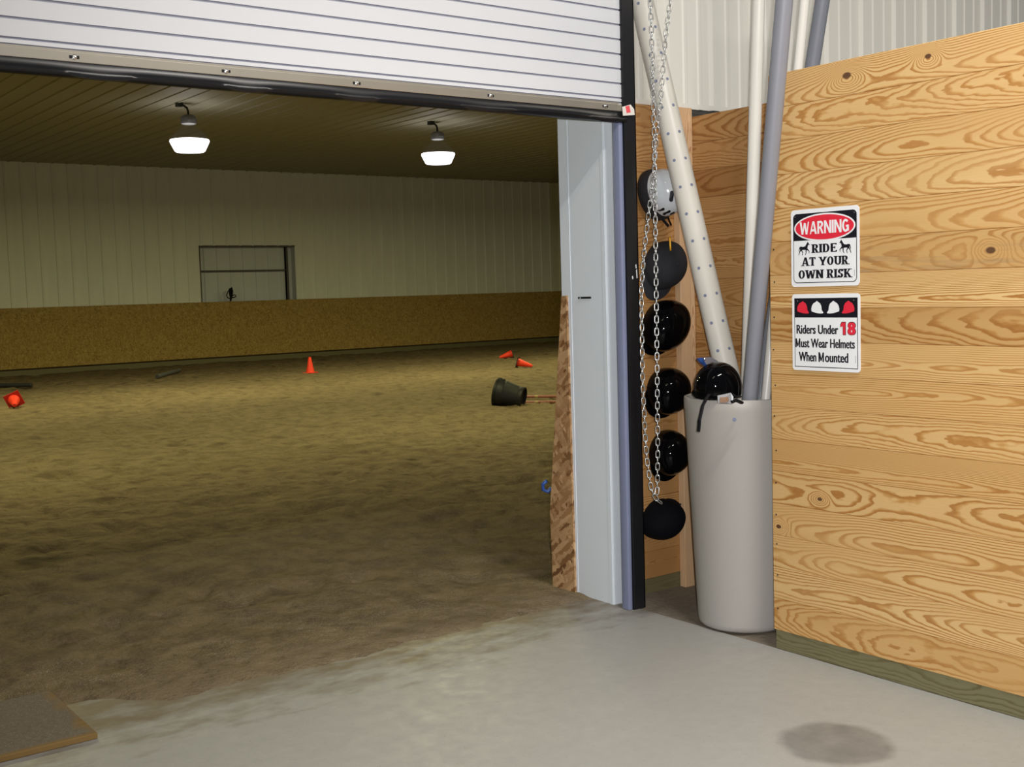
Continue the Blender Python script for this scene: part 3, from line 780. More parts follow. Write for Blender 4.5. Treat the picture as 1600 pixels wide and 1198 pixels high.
# drawn capitals, one em high: straight strokes (x0, y0, x1, y1), bars (x0, x1, y) and bows (cx, cy, rx, ry, from, to)
def caps(t, h):
    """t = stem width, h = thickness of the thin strokes"""
    k = t/2
    return {
     'I': (t, [(k, 0, k, 1)], [], [], [(k, 0), (k, 1)]),
     'R': (.66, [(k, 0, k, 1), (.36, .46, .66-k, 0)], [(k, .38, 1-h/2), (k, .38, .47)], [(.36, .735, .26, .265, -90, 90)], [(k, 0), (k, 1), (.63, 0)]),
     'D': (.68, [(k, 0, k, 1)], [(k, .33, 1-h/2), (k, .33, h/2)], [(.32, .5, .36, .5, -90, 90)], []),
     'E': (.60, [(k, 0, k, 1), (.56, .82, .56, 1), (.58, 0, .58, .2), (.42, .40, .42, .62)], [(0, .59, 1-h/2), (0, .44, .51), (0, .62, h/2)], [], []),
     'A': (.74, [(.05, 0, .37-.02, 1), (.37+.02, 1, .74-k*.9, 0)], [(.16, .56, .29)], [], [(.05, 0), (.67, 0)]),
     'T': (.68, [(.34, 0, .34, 1), (.045, .74, .045, 1), (.635, .74, .635, 1)], [(0, .68, 1-h/2)], [], [(.34, 0)]),
     'Y': (.76, [(.38, 0, .38, .45), (.08, 1, .36, .40), (.69, 1, .42, .40)], [], [], [(.09, 1), (.68, 1), (.38, 0)]),
     'O': (.72, [], [], [(.36, .5, .36, .5, 0, 360)], []),
     'U': (.70, [(k, .28, k, 1), (.70-k*.8, .28, .70-k*.8, 1)], [], [(.36, .30, .35, .30, 180, 360)], [(k, 1), (.70-k*.8, 1)]),
     'W': (1.02, [(.07, 1, .27, 0), (.27+.02, 0, .50, .92), (.52, .92, .73, 0), (.75, 0, .95, 1)], [], [], [(.08, 1), (.94, 1)]),
     'N': (.74, [(k*.9, 0, k*.9, 1), (k, 1, .74-k, 0), (.74-k*.9, 0, .74-k*.9, 1)], [], [], [(k*.9, 0), (.02, 1), (.74-k*.9, 1)]),
     'K': (.74, [(k, 0, k, 1), (.20, .38, .58, 1), (.32, .55, .64, 0)], [], [], [(k, 0), (k, 1), (.58, 1), (.65, 0)]),
     'S': (.56, [(.09, .02, .09, .28), (.47, .72, .47, .98)], [], [(.28, .735, .27, .265, 35, 270), (.28, .265, .28, .265, -145, 90)], []),
     'G': (.70, [(.70-k, .08, .70-k, .50)], [(.40, .70, .46)], [(.36, .5, .36, .5, 42, 318)], []),
     'M': (.80, [(k, 0, k, 1), (k+.02, 1, .40, .12), (.40, .12, .78-k, 1), (.80-k, 0, .80-k, 1)], [], [], [])}
def caps_width(txt, F, gap): return sum((F[c][0]+gap) if c != ' ' else .34 for c in txt)-gap
def caps_line(bm, txt, cx, cy, w_, h_, z0, t=.24, thin=.12, gap=.12, serif=True, th=.0006):
    F = caps(t, thin)
    u = w_/caps_width(txt, F, gap); x = cx-w_/2; y0 = cy-h_/2; lift = [0]
    def quad(pts_):
        lift[0] += 1
        prism(bm, pts_, z0, z0+th+lift[0]*.000002)
    for c in txt:
        if c == ' ': x += .34*u; continue
        wd, st_, bars, bows, ser = F[c]
        P = lambda a, b: (x+a*u, y0+b*h_)
        for (a0, b0, a1, b1) in st_:
            kk = t/2*(.62 if (c in 'WNYAKM' and a0 != a1 and a1 > a0 and b1 > b0) else 1.0)
            if c in 'ET' and abs(b1-b0) < .3: kk = t*.26
            quad([P(a0-kk, b0), P(a0+kk, b0), P(a1+kk, b1), P(a1-kk, b1)] if b0 < b1 else [P(a1-kk, b1), P(a1+kk, b1), P(a0+kk, b0), P(a0-kk, b0)])
        for (a0, a1, b0) in bars: quad([P(a0, b0-thin/2), P(a1, b0-thin/2), P(a1, b0+thin/2), P(a0, b0+thin/2)])
        for (ca, cb, ra, rb, f0, f1) in bows:
            n_ = max(6, int(abs(f1-f0)/12))
            for i in range(n_):
                q = []
                for an, inner in ((f0+(f1-f0)*i/n_, 0), (f0+(f1-f0)*(i+1)/n_, 0), (f0+(f1-f0)*(i+1)/n_, 1), (f0+(f1-f0)*i/n_, 1)):
                    an = math.radians(an); q.append(P(ca+(ra-inner*t)*math.cos(an), cb+(rb-inner*thin)*math.sin(an)))
                quad(q)
        if serif:
            for (a0, b0) in ser:
                hb = .09; hw = t*.5+.085
                bb_ = b0 if b0 == 0 else b0-hb
                quad([P(a0-hw, bb_), P(a0+hw, bb_), P(a0+hw, bb_+hb), P(a0-hw, bb_+hb)])
        x += (wd+gap)*u
def rrect(x0, x1, y0, y1, r, n_=7, corners=(1, 1, 1, 1)):
    pts = []
    for (cx, cy, a0, on) in ((x1-r, y1-r, 0, corners[0]), (x0+r, y1-r, 90, corners[1]), (x0+r, y0+r, 180, corners[2]), (x1-r, y0+r, 270, corners[3])):
        if on:
            for k in range(n_+1):
                a = math.radians(a0+90*k/n_); pts.append((cx+r*math.cos(a), cy+r*math.sin(a)))
        else:
            pts.append((cx+r*(1 if a0 in (0, 270) else -1), cy+r*(1 if a0 < 180 else -1)))
    return pts
def ellipse(cx, cy, rx, ry, n_=56): return [(cx+rx*math.cos(2*PI*k/n_), cy+ry*math.sin(2*PI*k/n_)) for k in range(n_)]
def sign_empty(name, yc, zc, label):
    e = empty(name, (3.7925, yc, zc))
    e.rotation_euler = Matrix(((0, 0, -1), (-1, 0, 0), (0, 1, 0))).to_euler()
    tag(e, label, 'sign'); return e
W2, H2 = .165, .1535
# -- WARNING sign
sg = sign_empty('warning_sign', 2.981, 1.679, 'white square sign with a red WARNING oval on the pine wall')
bm = BM(); prism(bm, rrect(-W2, W2, -H2, H2, .016), 0, .0022); obj('plate', bm, M_['white'], sg)
bi = .1535; bt, bb = .1375, -.139
bm = BM(); prism(bm, rrect(-bi, bi, bb, bt, .018), .0022, .0026)
obj('border', bm, M_['ink'], sg)
bm = BM(); prism(bm, rrect(-bi+.003, bi-.003, bb+.003, .030, .0155, 7, (0, 0, 1, 1)), .0026, .0030); obj('white_field', bm, M_['white'], sg)
bm = BM(); prism(bm, ellipse(0, .079, .148, .0545), .0026, .0031); obj('oval_rim', bm, M_['white'], sg)
bm = BM(); prism(bm, ellipse(0, .079, .141, .0485), .0031, .0035); obj('red_oval', bm, M_['red'], sg)
bm = BM(); caps_line(bm, 'WARNING', 0, .079, .236, .050, .0035, .19, .17, .085, False); obj('lettering', bm, M_['white'], sg)
bm = BM(); caps_line(bm, 'RIDE', 0.000, -.0035, .118, .034, .0030); obj('lettering', bm, M_['ink'], sg)
bm = BM(); caps_line(bm, 'AT YOUR', 0.002, -.054, .222, .034, .0030); obj('lettering', bm, M_['ink'], sg)
bm = BM(); caps_line(bm, 'OWN RISK', 0.000, -.1045, .256, .034, .0030); obj('lettering', bm, M_['ink'], sg)
horse = [(-.5, .02), (-.46, .16), (-.36, .22), (-.10, .18), (.10, .22), (.22, .40), (.30, .50), (.33, .58), (.36, .52), (.44, .42), (.50, .34), (.46, .29), (.38, .33), (.33, .22), (.30, .06),
         (.40, -.06), (.50, -.16), (.46, -.34), (.42, -.33), (.44, -.18), (.30, -.10), (.22, -.08), (.20, -.30), (.10, -.46), (.06, -.44), (.14, -.28), (.12, -.06),
         (-.16, -.04), (-.22, -.10), (-.10, -.24), (-.18, -.46), (-.23, -.45), (-.17, -.26), (-.32, -.10), (-.44, -.26), (-.52, -.46), (-.56, -.44), (-.50, -.24), (-.40, -.04), (-.42, .06), (-.50, -.16), (-.54, -.12)]
def poly_fill(bm, pts, z0, z1):
    from mathutils.geometry import tessellate_polygon
    tri = tessellate_polygon([[Vector((x, y, 0)) for x, y in pts]])
    lo = [bm.verts.new((x, y, z0)) for x, y in pts]; hi = [bm.verts.new((x, y, z1)) for x, y in pts]
    for t in tri:
        bm.faces.new([hi[i] for i in t]); bm.faces.new([lo[i] for i in reversed(t)])
    n_ = len(pts)
    for i in range(n_): bm.faces.new((lo[i], lo[(i+1) % n_], hi[(i+1) % n_], hi[i]))
for s, hx in ((1, -.098), (-1, .099)):
    bm = BM(); poly_fill(bm, [(hx+s*x*.052, -.004+y*.052) for x, y in horse], .0030, .0036)
    obj('horse_emblem', bm, M_['ink'], sg)
for hx in (-.143, .143):
    bm = BM(); lathe(bm, [(.0022, .0026), (.0026, .0034), (.001, .004)], 10, Matrix.Translation((hx, .126, 0))); obj('screw', bm, M_['bolt'], sg)
bm = BM(); box(bm, .1415, .1435, -.116, -.092, .0030, .0033); obj('fine_print', bm, M_['conduit'], sg)
# -- helmet sign
sg = sign_empty('helmet_rule_sign', 2.979, 1.3425, 'white square helmet rule sign with red and white helmets, under the warning sign')
bm = BM(); prism(bm, rrect(-W2, W2, -H2, H2, .014), 0, .0022); obj('plate', bm, M_['white'], sg)
bm = BM(); prism(bm, [(-.1535, -.140), (.1535, -.140), (.1535, .137), (-.1535, .137)], .0022, .0026); obj('border', bm, M_['ink'], sg)
bm = BM(); prism(bm, [(-.1505, -.137), (.1505, -.137), (.1505, .0595), (-.1505, .0595)], .0026, .0030); obj('white_field', bm, M_['white'], sg)
cap = [(-.47, -.30), (-.5, -.12), (-.44, .14), (-.32, .32), (-.12, .44), (0, .52), (.12, .44), (.28, .32), (.38, .10), (.42, -.22), (.56, -.40), (.50, -.46), (.30, -.47), (0, -.44), (-.30, -.36)]
for hx, m, s in ((-.111, 'red', 1), (-.040, 'white', 1), (.040, 'white', -1), (.111, 'red', -1)):
    bm = BM(); poly_fill(bm, [(hx+s*x*.056, .099+y*.050) for x, y in cap], .0026, .0032); obj('helmet_emblem', bm, M_[m], sg)
bm = BM(); fit_text(bm, 'Riders Under', -.040, .012, .206, .036, .0030, .035); obj('lettering', bm, M_['ink'], sg)
bm = BM(); caps_line(bm, 'M', -.1365, -.043, .0245, .036, .0030, .20, .15, .1, False); fit_text(bm, 'ust Wear Helmets', .0095, -.043, .262, .036, .0030, .03); obj('lettering', bm, M_['ink'], sg)
bm = BM(); fit_text(bm, 'When', -.0885, -.098, .088, .038, .0030, .03); caps_line(bm, 'M', -.0205, -.098, .0265, .038, .0030, .20, .15, .1, False); fit_text(bm, 'ounted', .0535, -.098, .112, .038, .0030, .03); obj('lettering', bm, M_['ink'], sg)
one = [(-.24, .5), (.22, .5), (.22, -.5), (-.08, -.5), (-.08, .20), (-.42, .10), (-.42, .27)]
def number(bm, g, z0):
    fit_text(bm, '8', .126, .017, .036+g*2, .0475+g*2, z0, .085, 1, .0006, 0)
    pts_ = [(.089+x*.034+(g if x > 0 else -g), .017+y*.0475+(g if y > .3 or y == .27 else -g if y < 0 else g*.2)) for x, y in one]
    poly_fill(bm, pts_, z0, z0+.0006)
bm = BM(); number(bm, .0022, .0030); obj('number_outline', bm, M_['ink'], sg)
bm = BM(); number(bm, 0, .0037); obj('number', bm, M_['red'], sg)
for hx in (-.136, .136):
    bm = BM(); lathe(bm, [(.0022, .0026), (.0026, .0034), (.001, .004)], 10, Matrix.Translation((hx, .126, 0))); obj('screw', bm, M_['bolt'], sg)
bm = BM(); box(bm, .1425, .1445, -.116, -.088, .0030, .0033); obj('fine_print', bm, M_['conduit'], sg)

# ------------------------------------------------------------------ tall container with pipes
CX, CY = 3.99, 3.607
can = empty('storage_barrel', (CX, CY, .0)); tag(can, 'tall beige plastic barrel holding pipes at the end of the pine wall', 'barrel')
HT = 1.045
bm = BM()
prof = [(.170, .004), (.192, .006), (.203, .016), (.207, .035), (.2515, HT-.060), (.2545, HT-.052), (.2555, HT-.012), (.253, HT-.002), (.247, HT), (.241, HT-.004), (.240, HT-.03), (.235, HT-.06), (.196, .04), (.0005, .03)]
lathe(bm, prof, 72, None, 0, True, False)
obj('barrel_body', bm, M_['can'], can, None, 40)
ang = math.atan2(-CY, -CX)
def on_barrel(a, z): 
    r = .207+(.2515-.207)*(z-.035)/(HT-.095)
    return Vector((r*math.cos(a), r*math.sin(a), z)), a
bm = BM(); p, a = on_barrel(ang-.115, .962)
lathe(bm, [(.0085, -.002), (.0085, .0015), (.0005, .002)], 16, Matrix.Translation(p) @ Matrix.Rotation(a, 4, 'Z') @ Matrix.Rotation(PI/2, 4, 'Y'))
obj('plug', bm, M_['hole'], can)

def pipe(p0, p1, r, m, label, zend, name='pipe', zstart=.35, holes=None, group=None):
    p0, p1 = Vector(p0), Vector(p1); d = (p1-p0)/(p1.z-p0.z)
    a = p0+d*(zstart-p0.z); b = p0+d*(zend-p0.z)
    e = empty(name, a); q = (b-a).to_track_quat('Z', 'Y'); e.rotation_euler = q.to_euler()
    L = (b-a).length
    bm = BM(); lathe(bm, [(r-.004, 0), (r, 0), (r, L), (r-.004, L), (r-.004, 0)], 36, None, 0, False, False); obj('pipe_wall', bm, m, e, None, 40)
    tag(e, label, 'pipe', group)
    if holes:
        # two rows of holes turned toward the room
        v = q.inverted() @ ((Vector((0, 0, 1.55))-(a+b)/2).normalized())
        base = math.atan2(v.y, v.x)
        for row, (da, off) in enumerate(holes[0]):
            s = holes[1]+off
            while s < L-.02:
                bm = BM(); an = base+da
                lathe(bm, [(.0075, -.003), (.0075, .0006), (.0005, .0008)], 12, Matrix.Translation((r*math.cos(an), r*math.sin(an), s)) @ Matrix.Rotation(an, 4, 'Z') @ Matrix.Rotation(PI/2, 4, 'Y'))
                obj('hole', bm, M_['hole'], e); s += .1315
    return e
pipe((4.040, 3.72, 1.088), (4.013, 4.215, 2.883), .0555, M_['pvc'], 'thick white drain pipe with dotted holes leaning left out of the barrel', 2.92, 'drain_pipe', .40, ([(-.35, .0), (.67, .0)], .6045))
pipe((4.116, 3.68, 1.088), (4.304, 3.75, 2.845), .030, M_['pvc2'], 'long white pipe standing nearly upright left of the grey conduit', 3.3, 'pipe', .36)
pipe((3.875, 3.45, 1.059), (3.600, 3.009, 2.613), .0335, M_['conduit'], 'thick light grey conduit rising in front of the pine corner', 3.3, 'conduit', .33)
pipe((4.001, 3.47, 1.048), (4.203, 3.40, 2.770), .021, M_['pvc2'], 'thin white pipe behind the pine wall end, right of the grey conduit', 3.3, 'pipe', .40)
pipe((4.131, 3.60, 1.084), (4.387, 3.45, 2.80), .033, M_['conduit2'], 'dark grey conduit leaning right behind the pine wall', 3.3, 'conduit', .42)

# ------------------------------------------------------------------ helmets
def helmet(name, origin, zdir, front, label, shell, style, a=.138, b=.110, c=.125, group='riding helmets hung on the pine boards'):
    """local frame: z = crown, x = forehead; origin = middle of the rim"""
    Z = Vector(zdir).normalized(); X = Vector(front); X = (X-Z*X.dot(Z)).normalized(); Y = Z.cross(X)
    e = empty(name, origin); e.rotation_euler = Matrix((X, Y, Z)).transposed().to_euler()
    tag(e, label, 'helmet', group)
    seg, rg = 48, 18
    def surf(u, t, k=1.0, dz=0.0):           # u around, t 0 crown..1 rim
        th = t*PI*.5
        sx = a*(1.0 if math.cos(u) > 0 else 1.04)
        rr = math.sin(th)**.92
        x = sx*rr*math.cos(u); y = b*rr*math.sin(u)*(1-.05*math.cos(2*u)); z = c*math.cos(th)**.95
        if style == 'skate':
            x, y, z = a*math.sin(th)*math.cos(u), b*math.sin(th)*math.sin(u), c*math.cos(th)
        if style == 'ribbed':
            k2 = 1-.022*max(0, math.cos(9*math.atan2(y, b*.9)))*(rr > .25)*(1-abs(math.cos(u))*.2)
            return Vector((x*k, y*k, z*k*k2+dz))
        return Vector((x*k, y*k, z*k+dz))
    bm = BM()
    top = bm.verts.new(surf(0, 0)); prev = None; rows_ = []
    for i in range(1, rg+1):
        row = [bm.verts.new(surf(2*PI*j/seg, i/rg)) for j in range(seg)]; rows_.append(row)
    drop = [bm.verts.new(v.co+Vector((0, 0, -.020))) for v in rows_[-1]]
    inn = [bm.verts.new(Vector((v.co.x*.94, v.co.y*.94, v.co.z-.020))) for v in rows_[-1]]
    inn2 = [bm.verts.new(Vector((v.co.x*.90, v.co.y*.90, v.co.z+.005))) for v in rows_[-1]]
    for j in range(seg): bm.faces.new((top, rows_[0][j], rows_[0][(j+1) % seg]))
    allr = rows_+[drop, inn, inn2]
    for A, B in zip(allr, allr[1:]):
        for j in range(seg): bm.faces.new((A[j], B[j], B[(j+1) % seg], A[(j+1) % seg]))
    obj('shell', bm, shell, e, None, 55)
    # padding inside the rim
    bm = BM(); lr = []
    for k, dz in (((1.02, -.03), (1.10, -.05), (1.10, -.085), (1.02, -.092), (.9, -.08), (.7, .0), (.3, .07)) if style == 'skate' else ((.935, -.026), (.86, -.030), (.80, -.01), (.70, .03), (.3, .07))):
        lr.append([bm.verts.new(Vector((a*k*math.cos(2*PI*j/36), b*k*math.sin(2*PI*j/36), dz))) for j in range(36)])
    lr.insert(0, [bm.verts.new(Vector((a*.935*math.cos(2*PI*j/36), b*.935*math.sin(2*PI*j/36), .0))) for j in range(36)])
    for A, B in zip(lr, lr[1:]):
        for j in range(36): bm.faces.new((A[j], A[(j+1) % 36], B[(j+1) % 36], B[j]))
    bm.faces.new(lr[-1])
    obj('padding', bm, M_['liner'], e, None, 60)
    # brim
    if style != 'skate':
        bl = {'velvet': .060, 'round': .030, 'ribbed': .026, 'oval': .022}[style]
        bm = BM(); n_ = 26; t0 = 1.05
        A, B, A2, B2 = [], [], [], []
        for j in range(n_+1):
            u = -t0+2*t0*j/n_; w_ = math.cos(u/t0*PI/2)**.65 if abs(j-n_/2) < n_/2 else 0
            p = Vector((a*math.cos(u)*.99, b*math.sin(u)*.99, -.004))
            dirv = Vector((math.cos(u*.55), math.sin(u*.55), -.22)).normalized()
            q = p+dirv*bl*w_
            A.append(bm.verts.new(p)); B.append(bm.verts.new(q))
            A2.append(bm.verts.new(p+Vector((0, 0, -.012)))); B2.append(bm.verts.new(q+Vector((0, 0, -.007))))
        for j in range(n_):
            bm.faces.new((A[j], A[j+1], B[j+1], B[j])); bm.faces.new((A2[j], B2[j], B2[j+1], A2[j+1])); bm.faces.new((B[j], B[j+1], B2[j+1], B2[j]))
        bmesh.ops.remove_doubles(bm, verts=bm.verts, dist=1e-6)
        obj('brim', bm, shell, e, None, 50)
        bm = BM(); lathe(bm, [(.010, c-.003), (.010, c+.003), (.006, c+.006), (.0005, c+.007)], 16)
        if style == 'velvet': obj('button', bm, shell, e, None, 40)
        else: bm.free()
    else:
        # oval slots, each traced where the photograph shows it and laid on the shell
        Ri = Matrix((X, Y, Z)); O = Vector(origin); E_ = Vector((0, 0, 1.55))
        def on_shell(px, py):
            v = cr*(px-800)/1838.3-cu*(py-599)/1838.3+cd
            p = Ri @ (E_-O); d = Ri @ v
            q = Vector((1/a, 1/b, 1/c)); p = Vector((p[i]*q[i] for i in range(3))); d = Vector((d[i]*q[i] for i in range(3)))
            A_ = d.dot(d); B_ = 2*p.dot(d); C_ = p.dot(p)-1; disc = B_*B_-4*A_*C_
            if disc < 0: return None
            h = p+d*((-B_-math.sqrt(disc))/(2*A_))
            return Vector((h.x*a, h.y*b, h.z*c))
        for (x0, y0, x1, y1, w_) in ((1050, 301, 1048.5, 312, 3.2), (1028, 330, 1036.5, 326.5, 2.0), (1037.5, 334, 1046, 330, 1.8), (1048, 334.5, 1053, 332, 1.3), (1026, 268, 1034, 264, 1.8)):
            dx, dy = x1-x0, y1-y0; L_ = math.hypot(dx, dy); an0 = math.atan2(dy, dx); pts_ = []
            for k in range(10): an = an0+PI/2+PI*k/9; pts_.append((x0+w_*math.cos(an), y0+w_*math.sin(an)))
            for k in range(10): an = an0-PI/2+PI*k/9; pts_.append((x1+w_*math.cos(an), y1+w_*math.sin(an)))
            loc_ = [on_shell(*q) for q in pts_]
            if None in loc_: continue
            bm = BM(); hi = [bm.verts.new(p*1.012) for p in loc_]; lo = [bm.verts.new(p*.97) for p in loc_]
            cp = on_shell((x0+x1)/2, (y0+y1)/2); cv = bm.verts.new(cp*1.014)
            for k in range(20): bm.faces.new((cv, hi[k], hi[(k+1) % 20]))
            bm.faces.new(list(reversed(lo)))
            for k in range(20): bm.faces.new((hi[k], lo[k], lo[(k+1) % 20], hi[(k+1) % 20]))
            obj('vent', bm, M_['ink'], e)
    # harness straps
    for s in ((-1, 1) if group else ()):
        bm = BM()
        pts_ = [(.055, s*b*.86, -.01), (.03, s*b*.90, -.030), (.05, s*b*.80, -.055), (.085, s*b*.5, -.062), (.125, s*b*.2, -.050), (.165, s*b*.10, -.035)]
        tube(bm, pts_, .008, 6, False, 0, .35); obj('chin_strap', bm, M_['strap'], e, None, 50)
    return e
def px_on(x, y, Y):                        # point on the plane y = Y seen at that spot of the photograph
    v = cr*(x-800)/1838.3-cu*(y-599)/1838.3+cd
    return Vector((0, 0, 1.55))+v*(Y/v.y)
out = (-.18, -1.0, .04)
def hung(px, py, front, label, shell, style, zdir=out, Y=4.20, **kw):
    Zd = Vector(zdir).normalized(); cpt = px_on(px, py, Y); c_ = kw.get('c', .125)
    return helmet('riding_helmet', cpt-Zd*c_*.42, zdir, front, label, shell, style, **kw)
hung(1048, 298, (.30, 0, -1), 'white vented helmet with black padding, topmost on the boards behind the chain', M_['wshell'], 'skate', (-.05, -1, .10), Y=4.13, a=.116, b=.088, c=.105)
hung(1046, 414, (-.55, 0, -1), 'dull dark grey velvet helmet with its brim at lower left, below the white helmet', M_['velvet2'], 'velvet', a=.124, b=.104)
hung(1047, 509, (-.9, 0, -.8), 'largest glossy black helmet on the boards, third from the top', M_['gloss'], 'round', a=.142, b=.116, c=.13)
hung(1051, 612, (-.75, 0, -.8), 'glossy black helmet with ridged crown, fourth from the top of the column', M_['gloss'], 'ribbed', a=.122, b=.112)
hung(1053, 709, (-.25, 0, -1), 'glossy black helmet half behind the barrel, fifth from the top of the column', M_['gloss'], 'round', a=.115, b=.104)
hung(1043, 813, (1, 0, .30), 'matte black velvet helmet at the bottom of the column near the floor', M_['velvet'], 'oval', a=.118, b=.096)
# hooks the helmets hang from
e = empty('helmet_hook', px_on(1047, 376, 4.268)); tag(e, 'short yellow hook on the boards above the dark grey helmet', 'hook')
bm = BM(); tube(bm, [p-e.location for p in (px_on(1046, 372, 4.279), px_on(1046.5, 371, 4.16), px_on(1046.5, 371, 4.09), px_on(1046.8, 374, 4.078), px_on(1047.3, 384, 4.078), px_on(1047.8, 391, 4.084))], .0045, 8); obj('hook_bar', bm, M_['yellow'], e, None, True)

# helmet lying on the barrel
zd = (-.10, -.16, 1.0)
hp = px_on(1121, 607, 3.60)
helmet('riding_helmet', hp, zd, (-.9, -.25, 0), 'glossy black helmet resting on top of the beige barrel', M_['gloss'], 'round', .112, .100, .118, None)
hs = empty('helmet_harness', px_on(1108, 622, 3.40)); tag(hs, 'black helmet strap hanging down the front of the beige barrel', 'strap')
def wp(px, py, Y): return px_on(px, py, Y)-hs.location
bm = BM(); tube(bm, [wp(1108, 616, 3.44), wp(1104, 622, 3.405), wp(1098, 634, 3.375), wp(1094, 652, 3.375), wp(1092, 660, 3.375)], .0075, 8, False, 0, .25); obj('strap', bm, M_['strap'], hs, None, 50)
bm = BM(); tube(bm, [wp(1093, 656, 3.371), wp(1091.5, 674, 3.375)], .0100, 8, False, 0, .35); obj('strap_end', bm, M_['strap'], hs, None, 50)
# label card and buckle on the rim
lc_ = empty('label_card', px_on(1132, 627, 3.39)); tag(lc_, 'crumpled silver and brown label on the barrel rim under the helmet', 'label')
def lw(px, py, Y): return px_on(px, py, Y)-lc_.location
bm = BM(); vs_ = [bm.verts.new(lw(*q)) for q in ((1121, 618, 3.40), (1142, 613.5, 3.37), (1146, 620, 3.36), (1144, 631, 3.36), (1137, 630, 3.365), (1122, 630, 3.39))]
f = bm.faces.new(vs_); r = bmesh.ops.extrude_face_region(bm, geom=[f]); bmesh.ops.translate(bm, verts=[g for g in r['geom'] if isinstance(g, bmesh.types.BMVert)], vec=(.002, .003, 0))
obj('card', bm, M_['buckle'], lc_)
bm = BM(); vs_ = [bm.verts.new(lw(*q)) for q in ((1125, 621, 3.384), (1138, 620, 3.362), (1139, 627, 3.360), (1132, 629, 3.37), (1125, 629, 3.38))]
f = bm.faces.new(vs_); r = bmesh.ops.extrude_face_region(bm, geom=[f]); bmesh.ops.translate(bm, verts=[g for g in r['geom'] if isinstance(g, bmesh.types.BMVert)], vec=(.002, .003, 0))
obj('brown_print', bm, M_['brown'], lc_)
bk = empty('strap_buckle', px_on(1151, 628, 3.37)); tag(bk, 'black plastic strap buckle on the barrel rim beside the label', 'buckle')
def bw(px, py, Y): return px_on(px, py, Y)-bk.location
bm = BM(); tube(bm, [bw(1143, 628, 3.36), bw(1150, 625, 3.36), bw(1159, 629, 3.37)], .011, 6, False, 0, .6); obj('buckle_body', bm, M_['strap'], bk, None, 50)
bm = BM(); tube(bm, [bw(1145, 616, 3.40), bw(1151, 620, 3.37), bw(1157, 619, 3.39)], .008, 6, False, 0, .5); obj('buckle_strap', bm, M_['strap'], bk, None, 50)
# blue nosed smoky thing behind the helmet
bv = empty('safety_visor', px_on(1108, 563, 3.66)); tag(bv, 'smoky visor with a blue tip poking up behind the helmet on the barrel', 'visor')
def vw(px, py, Y): return px_on(px, py, Y)-bv.location
def slab(bm, pts_, dv):
    vs_ = [bm.verts.new(p) for p in pts_]; f = bm.faces.new(vs_); r = bmesh.ops.extrude_face_region(bm, geom=[f])
    bmesh.ops.translate(bm, verts=[g for g in r['geom'] if isinstance(g, bmesh.types.BMVert)], vec=dv)
bm = BM(); slab(bm, [vw(1098, 559, 3.66), vw(1110, 557.5, 3.68), vw(1122, 564, 3.70), vw(1120, 572, 3.70), vw(1104, 571, 3.67)], (0, .012, 0)); obj('visor_lens', bm, M_['clear'], bv)
bm = BM(); slab(bm, [vw(1091.5, 560, 3.65), vw(1098, 558.5, 3.655), vw(1100, 563, 3.655), vw(1105, 571, 3.665), vw(1101, 571, 3.66), vw(1096, 566, 3.65)], (0, .014, 0)); obj('blue_tip', bm, M_['blue'], bv)
bm = BM(); lathe(bm, [(.006, 0), (.006, .006), (.003, .009)], 12, Matrix.Translation(vw(1100, 561, 3.645)) @ Matrix.Rotation(PI/2, 4, 'X')); obj('rivet', bm, M_['bolt'], bv)

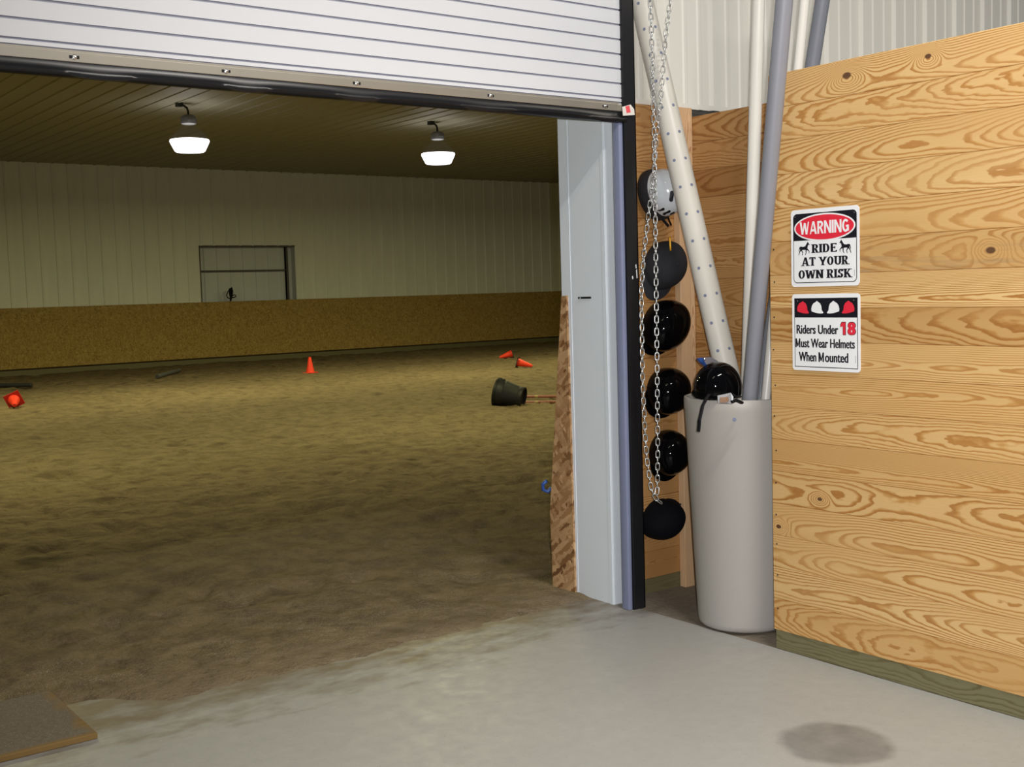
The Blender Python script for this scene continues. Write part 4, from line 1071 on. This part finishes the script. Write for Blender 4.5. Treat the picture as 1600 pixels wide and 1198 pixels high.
# ------------------------------------------------------------------ hoist chain of the roll up door
A = [(3.842, 3.985, 3.42), (3.84, 3.985, 2.847), (3.846, 3.985, 2.561), (3.846, 3.985, 2.154), (3.845, 3.985, 1.89), (3.842, 3.985, 1.624), (3.838, 3.985, 1.207), (3.832, 3.985, .785), (3.824, 3.985, .59), (3.818, 3.985, .565)]
B = [(4.06, 4.02, 3.42), (4.004, 4.02, 2.872), (3.967, 4.02, 2.694), (3.925, 4.02, 2.397), (3.896, 4.02, 2.234), (3.876, 4.02, 2.07), (3.838, 4.02, 1.893), (3.799, 4.02, 1.685), (3.781, 4.02, 1.537), (3.778, 4.02, 1.329), (3.776, 4.02, 1.120), (3.785, 4.02, .848), (3.790, 4.015, .726), (3.797, 4.0, .60), (3.812, 3.985, .548), (3.842, 3.975, .523)]
def resample(P, step_):
    P = [Vector(p) for p in P]; out_ = []; acc = 0; i = 0; pos = P[0].copy()
    seg_i = 0; rem = 0
    out_.append(P[0].copy()); need = step_
    for a, b in zip(P, P[1:]):
        L = (b-a).length; s_ = 0
        while L-s_ >= need:
            s_ += need; out_.append(a.lerp(b, s_/L)); need = step_
        need -= (L-s_)
    return out_
def link_pts():
    pts_ = []; hl, hw = .0182, .0088
    for k in range(20):
        an = 2*PI*k/20
        x = hw*math.cos(an); z = hl*math.sin(an)
        z = (hl-hw)*(1 if math.sin(an) > 0.01 else -1 if math.sin(an) < -.01 else 0)+hw*math.sin(an)
        pts_.append((x, 0, z))
    return pts_
hc = empty('hoist_chain', (3.83, 3.99, 3.42)); tag(hc, 'galvanised hoist chain looping down beside the black door guide', 'chain')
bm = BM(); tube(bm, link_pts(), .0026, 6, True); lm = None
links = []
for P, ph in ((A, 0), (B, 1)):
    q = resample(P, .0288)
    for k, (a, b) in enumerate(zip(q, q[1:])):
        mid = (a+b)/2; z = (b-a).normalized()
        x = Vector(cr); x = (x-z*x.dot(z)).normalized(); y = z.cross(x)
        tw = (PI/2 if k % 2 else 0)+.25*math.sin(mid.z*2.2+ph*1.3)
        Mr = Matrix((x, y, z)).transposed().to_4x4() @ Matrix.Rotation(tw, 4, 'Z'); Mr.translation = mid-hc.location
        links.append((mid.z, Mr))
bmesh.ops.recalc_face_normals(bm, faces=bm.faces)
lme = bpy.data.meshes.new('chain_link'); bm.to_mesh(lme)
for p in lme.polygons: p.use_smooth = True
lme.materials.append(M_['zinc'])
links.sort(key=lambda t: abs(t[0]-1.7))
for z, Mr in links[:100]:
    o_ = bpy.data.objects.new('chain_link', lme); C.objects.link(o_); o_.parent = hc; o_.matrix_local = Mr
big = BM()
for z, Mr in links[100:]:
    t = bm.copy(); bmesh.ops.transform(t, matrix=Mr, verts=t.verts)
    me_ = bpy.data.meshes.new('tmp'); t.to_mesh(me_); t.free(); big.from_mesh(me_); bpy.data.meshes.remove(me_)
o_ = obj('chain_links', big, M_['zinc'], hc, None, True); o_['kind'] = 'stuff'
bm.free()
